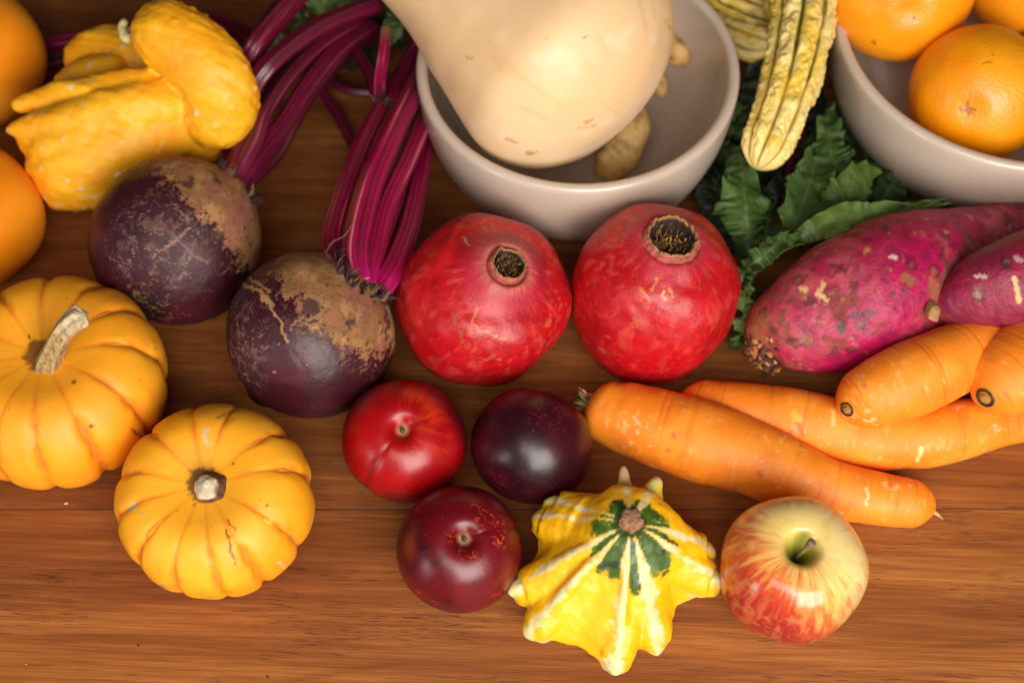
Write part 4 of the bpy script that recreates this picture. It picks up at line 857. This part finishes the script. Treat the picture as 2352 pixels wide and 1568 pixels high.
tT, ppt = sweet('smaller plum coloured sweet potato resting on the big one at the right edge', [(2140, 722, .052), (2180, 700, .055), (2250, 670, .060), (2350, 640, .064), (2450, 610, .062), (2560, 580, .05)],
    [28, 52, 86, 108, 106, 70], (.008, .02), 9, .25, [([(2238, 630), (2262, 636)], 5, (206, 170, 150)), ([(2330, 640), (2338, 672), (2340, 690)], 8, TB), ([(2245, 672), (2250, 676)], 9, (150, 120, 96)), ([(2310, 610)], 12, (70, 30, 50)), ([(2335, 590), (2345, 600)], 8, (190, 150, 150))],
    ((146, 10, 56), (136, 22, 60), (106, 28, 52)), .0015)
rt = random.Random(3)
for par, pc, out, rad, n in ((tS, at(1728, 800, .030), nrm([-1, -.4, .2]), .0105, 150),):
    V = []; Fc = []; C = []; a, b, ax = basis(out)
    for k in range(n):
        an = rt.uniform(0, 2 * pi); q = rt.uniform(0, 1); p0 = pc + (a * cos(an) + b * sin(an)) * rad * (q ** .5) * rt.choice([1, 1, 1.5]) - ax * .006 * q
        dd = nrm(ax + a * rt.uniform(-1.4, 1.4) + b * rt.uniform(-1.4, 1.4)) * rt.uniform(.001, .0035); w0 = rt.uniform(.0008, .0026)
        Pt, _, _, _ = tube_pts([p0 - dd * .6, p0 + dd * .4, p0 + dd], [w0, w0, w0 * .2], 7, 7, (0, 0), None, .6); o = len(V); V += Pt.reshape(-1, 3).tolist(); Fc += gridf(7, 7, o)
        C += [srgb(*rt.choice([(160, 100, 50), (110, 66, 36), (190, 130, 76), (66, 36, 28)]))] * 49
    mesh('root_end', V, Fc, M['dark_fibre'], par, np.array(C))
tube('cut_end', [at(2152, 718, .060), at(2138, 712, .062), at(2130, 708, .063)], [.0050, .0052, .0046], M['stem'], tT, lambda P, S, th, L: mixc(np.zeros(P.shape) + srgb(170, 126, 80), srgb(40, 26, 24), sm(.3, .6, fbm(P, 500, 3, 3)) * .8), 30, 40, (.001, .0012), lambda S, th, L: 1 + .1 * np.cos(4 * th), .55)

# ------------------------------------------------------------------ crown-of-thorns gourd
def thorn_gourd():
    cen = at(1432, 1318, .0); cx, cy = cen[0], cen[1]
    t = thing('ornamental_gourd', 'yellow and white striped gourd with ten pointed knobs and a green star round its stem', 'gourd', (cx, cy, 0))
    tips = [(1660, 1341, .026), (1646, 1268, .030), (1514, 1094, .044), (1434, 1082, .042), (1250, 1148, .034), (1220, 1186, .030), (1166, 1362, .022), (1204, 1462, .016), (1412, 1550, .014), (1512, 1506, .012)]
    T3 = np.array([at(*p) for p in tips]); ang = np.arctan2(T3[:, 1] - cy, T3[:, 0] - cx); rad = np.hypot(T3[:, 0] - cx, T3[:, 1] - cy)
    order = np.argsort(ang); T3, ang, rad = T3[order], ang[order], rad[order]
    nu, nv = 300, 160; th = np.linspace(-pi, pi, nu, endpoint=False)[None, :] + np.zeros((nv, 1)); v = np.linspace(.004, .996, nv)[:, None] + np.zeros((1, nu))
    # skirt: full at each knob, hollow between knobs; hollows are given for the gap that follows each tip
    hollow = {0: .74, 1: .62, 2: .58, 3: .68, 4: .86, 5: .78, 6: .84, 7: .82, 8: .82, 9: .68}
    a_s = []; r_s = []
    raw = [(float(np.arctan2(at(*p)[1] - cy, at(*p)[0] - cx)), float(np.hypot(at(*p)[0] - cx, at(*p)[1] - cy))) for p in tips]
    for i in range(10):
        a0, r0 = raw[i]; a1, r1 = raw[(i + 1) % 10]; da = (a1 - a0 + pi) % (2 * pi) - pi
        a_s.append(a0 % (2 * pi)); r_s.append(r0 * (.62 if i in (2, 3) else .93)); a_s.append((a0 + da / 2) % (2 * pi)); r_s.append((r0 + r1) / 2 * hollow[i])
    o_ = np.argsort(a_s); a_s = np.array(a_s)[o_]; r_s = np.array(r_s)[o_]
    a3 = np.concatenate([a_s - 2 * pi, a_s, a_s + 2 * pi]); r3 = np.concatenate([r_s] * 3)
    A = np.concatenate([ang - 2 * pi, ang, ang + 2 * pi]); Z = np.concatenate([T3[:, 2]] * 3)
    RS = lambda t_: sum(np.interp(t_ % (2 * pi) + k * .022, a3, r3) for k in (-2, -1, 0, 1, 2)) / 5
    ZS = lambda t_: sum(np.interp(t_ + k * .15, A, Z) for k in (-2, -1, 0, 1, 2)) / 5
    rs = RS(th); Zt = ZS(th) * .85 + .002
    top_off = at(1450, 1200, .060) - np.array([cx, cy, .060])
    vs = .60; up = v < vs; u = np.clip(v / vs, 0, 1); rm = rs * 0 + float(np.mean(r_s)) * .97; wu = sm(.35, 1.0, u); r_up = (rm * (1 - wu) + rs * wu) * (.50 * np.sin(u * pi / 2) + .50 * u); z_up = Zt + (.060 - Zt) * (.62 * np.cos(u * pi / 2) + .38 * (1 - u))
    w_ = np.clip((v - vs) / (1 - vs), 0, 1); r_dn = rs * (1 - w_) ** .55 * (1 - .25 * np.sin(np.clip(w_ * 3, 0, 1) * pi / 2)); z_dn = Zt - (Zt - .0006) * np.sin(w_ * pi / 2) ** .75
    r = np.where(up, r_up, r_dn); z = np.where(up, z_up, z_dn) - .003 * np.exp(-(v / .06) ** 2)
    k = np.where(up, 1 - u, 0)[..., None] ** 1.1
    P = np.stack([cx + r * np.cos(th), cy + r * np.sin(th), z], -1) + k * np.array([top_off[0], top_off[1], 0])
    parts = [P]
    for i in range(len(ang)):                                    # every knob is a short horn growing out of the skirt
        u0 = np.array([cos(ang[i]), sin(ang[i]), 0]); ti = T3[i]; rsk = float(RS(np.array(ang[i]))); zk = float(ZS(np.array(ang[i]))) * .85 + .002
        back = ti[1] > cy + .03; thin = .0034 if back else .0044
        inn = np.array([cx, cy, 0]) + u0 * rsk * .50 + [0, 0, zk * .9 + .010]; mid_ = np.array([cx, cy, 0]) + u0 * rsk * .92 + [0, 0, zk + .001]
        q1 = mid_ * .45 + ti * .55 + ([0, 0, -.001] if back else [0, 0, 0])
        if back: ti = ti + nrm(ti - mid_) * .003
        parts.append(tube_pts([inn, mid_, q1, ti], [.013, .0085 if not back else .0080, thin * 1.1, thin * .55], 40, 40, (.003, .0035))[0])
        # low ridge running from the stem to the knob
        t0 = np.array([cx + top_off[0], cy + top_off[1], .052]) + u0 * .009
        m1 = np.array([cx, cy, 0]) + u0 * rsk * .60 + np.array([top_off[0], top_off[1], 0]) * .35; m1[2] = zk + (.060 - zk) * .56 - .0035
        parts.append(tube_pts([t0, m1, mid_ - [0, 0, .001]], [.002, .0030, .0050], 40, 24, (.002, .002))[0])
    P, Fc, N = fuse(parts, .0009, 6)
    tht = np.arctan2(P[:, 1] - cy, P[:, 0] - cx)
    # ridge nearness is measured about the stem near the top and about the centre lower down
    rr_ = np.hypot(P[:, 0] - cx, P[:, 1] - cy); kk = sm(.045, .012, np.hypot(P[:, 0] - cx - top_off[0], P[:, 1] - cy - top_off[1]))
    th2 = np.arctan2(P[:, 1] - cy - top_off[1] * kk, P[:, 0] - cx - top_off[0] * kk)
    dd_ = np.abs(((th2[:, None] - ang + pi) % (2 * pi)) - pi); dd_.sort(axis=1); q = np.clip(dd_[:, 0] / ((dd_[:, 0] + dd_[:, 1]) / 2), 0, 1)
    n = fbm(P, 120, 3, 3); n2 = fbm(P, 500, 2, 6); rf_ = np.clip(rr_ / (RS(tht) / .84), 0, 1.3)
    P = P + N * (n * .0007 + fbm(P, 60, 2, 9) * .0010)[:, None]; P[:, 2] = np.maximum(P[:, 2], .0004)
    C = np.zeros(P.shape) + srgb(244, 180, 6); C = mixc(C, srgb(248, 192, 18), sm(-.3, .7, fbm(P, 40, 2, 2)) * .6)
    ns = sm(.034, .014, np.hypot(P[:, 0] - cx - top_off[0], P[:, 1] - cy - top_off[1])); sw = .24 + .06 * rf_ + .14 * ns; stripe = (1 - sm(sw * .75, sw * 1.2, q + .24 * n + .08 * n2)) * sm(-.62, -.35, fbm(P, 150, 3, 77))
    C = mixc(C, srgb(226, 212, 158), stripe * .92 * (.75 + .5 * sm(-.6, .2, fbm(P, 90, 3, 61))).clip(0, 1)); C = mixc(C, srgb(168, 176, 84), stripe * sm(.25, .6, fbm(P, 260, 3, 12)) * .5)
    tipm = sm(.86, 1.05, rf_); C = mixc(C, srgb(204, 200, 72), tipm * .9 * sm(-.5, .4, n)); C = mixc(C, srgb(222, 180, 150), sm(1.12, 1.25, rf_) * .6)
    C = mixc(C, srgb(240, 228, 184), sm(.05, .5, n) * sm(.3, -.3, N[:, 2]) * .5)
    dt = np.hypot(P[:, 0] - cx - top_off[0], P[:, 1] - cy - top_off[1]) + .0020 * n
    lim = .0170 + .0045 * np.cos(th2 + pi / 2)
    gr = (1 - sm(0, .0014, dt - lim - .0015 * np.sin(th2 * 7) - .001 * n2)) * sm(.40, .47, q + .12 * n)
    C = mixc(C, srgb(44, 84, 24), gr * .97); C = mixc(C, srgb(104, 134, 30), gr * sm(.1, .6, fbm(P, 300, 3, 23)) * .55); C = mixc(C, srgb(22, 44, 22), gr * sm(.45, .7, fbm(P, 160, 2, 29)) * .8); C = mixc(C, srgb(206, 206, 120), gr * sm(.6, .9, fbm(np.stack([th2 * 14, rr_ * 60, 0 * th2], -1), 1, 2, 5)) * .5)
    C = mixc(C, srgb(44, 74, 28), (1 - sm(.0068, .0085, dt)) * (N[:, 2] > 0) * .9)
    C = marks(P, C, [([(1530, 1235), (1555, 1252)], 4, (40, 46, 26)), ([(1478, 1395), (1486, 1420)], 5, (238, 186, 90)), ([(1560, 1350)], 4, (206, 150, 130))], np.array([cx, cy, .03]))
    mesh('rind', P, Fc, M['gourd'], t, np.hstack([C, np.full((len(C), 1), .1)]))
    pt = at(1449, 1198, .0575)
    def sc_(P, S, th, L): return mixc(mixc(np.zeros(P.shape) + srgb(160, 114, 84), srgb(120, 80, 58), sm(0, .6, fbm(P, 600, 2, 3))), srgb(90, 74, 40), 1 - sm(.2, .6, S))
    tube('stem', [pt - [0, 0, .006], pt - [0, 0, .002], pt + [0, 0, .003], pt + [0, 0, .0045]], [.0056, .0052, .0050, .0045], M['stem'], t, sc_, 40, 60, (0, .0012), lambda S, th, L: 1 + .09 * np.cos(5 * th) + .04 * np.cos(9 * th))
thorn_gourd()

# ------------------------------------------------------------------ soil crumbs and flecks on the wood
rc_ = random.Random(11); V = []; Fc = []; C = []
spots = [(152, 1155, 3.2, (230, 214, 190)), (318, 1482, 2.2, (70, 50, 30)), (60, 1524, 1.6, (200, 180, 150)), (615, 1553, 2.2, (60, 40, 26)), (940, 1100, 1.4, (60, 40, 26))]
for k in range(46):
    bx, by = rc_.choice([(480, 770), (640, 980), (860, 720), (1700, 870), (820, 900)]); spots.append((bx + rc_.gauss(0, 60), by + rc_.gauss(0, 35), rc_.uniform(.6, 1.6), rc_.choice([(70, 48, 30), (110, 80, 50), (50, 34, 24)])))
for (px, py, r, cc) in spots:
    p = at(px, py, .0006); rr = r * m_per_px(p); n_ = 6
    P, _, _, _ = tube_pts([p - [rr * 1.3, rr * rc_.uniform(-.6, .6), 0], p, p + [rr * 1.3, 0, 0]], [rr * .5, rr, rr * .4], 6, 7, (0, 0), None, .6); o = len(V); V += P.reshape(-1, 3).tolist(); Fc += gridf(6, 7, o); C += [srgb(*cc)] * 42
cr = mesh('soil_crumbs', V, Fc, M['dark_fibre'], None, np.array(C)); cr['kind'] = 'stuff'; tag(cr, 'tiny soil crumbs and pale flecks scattered on the wood', 'crumbs')
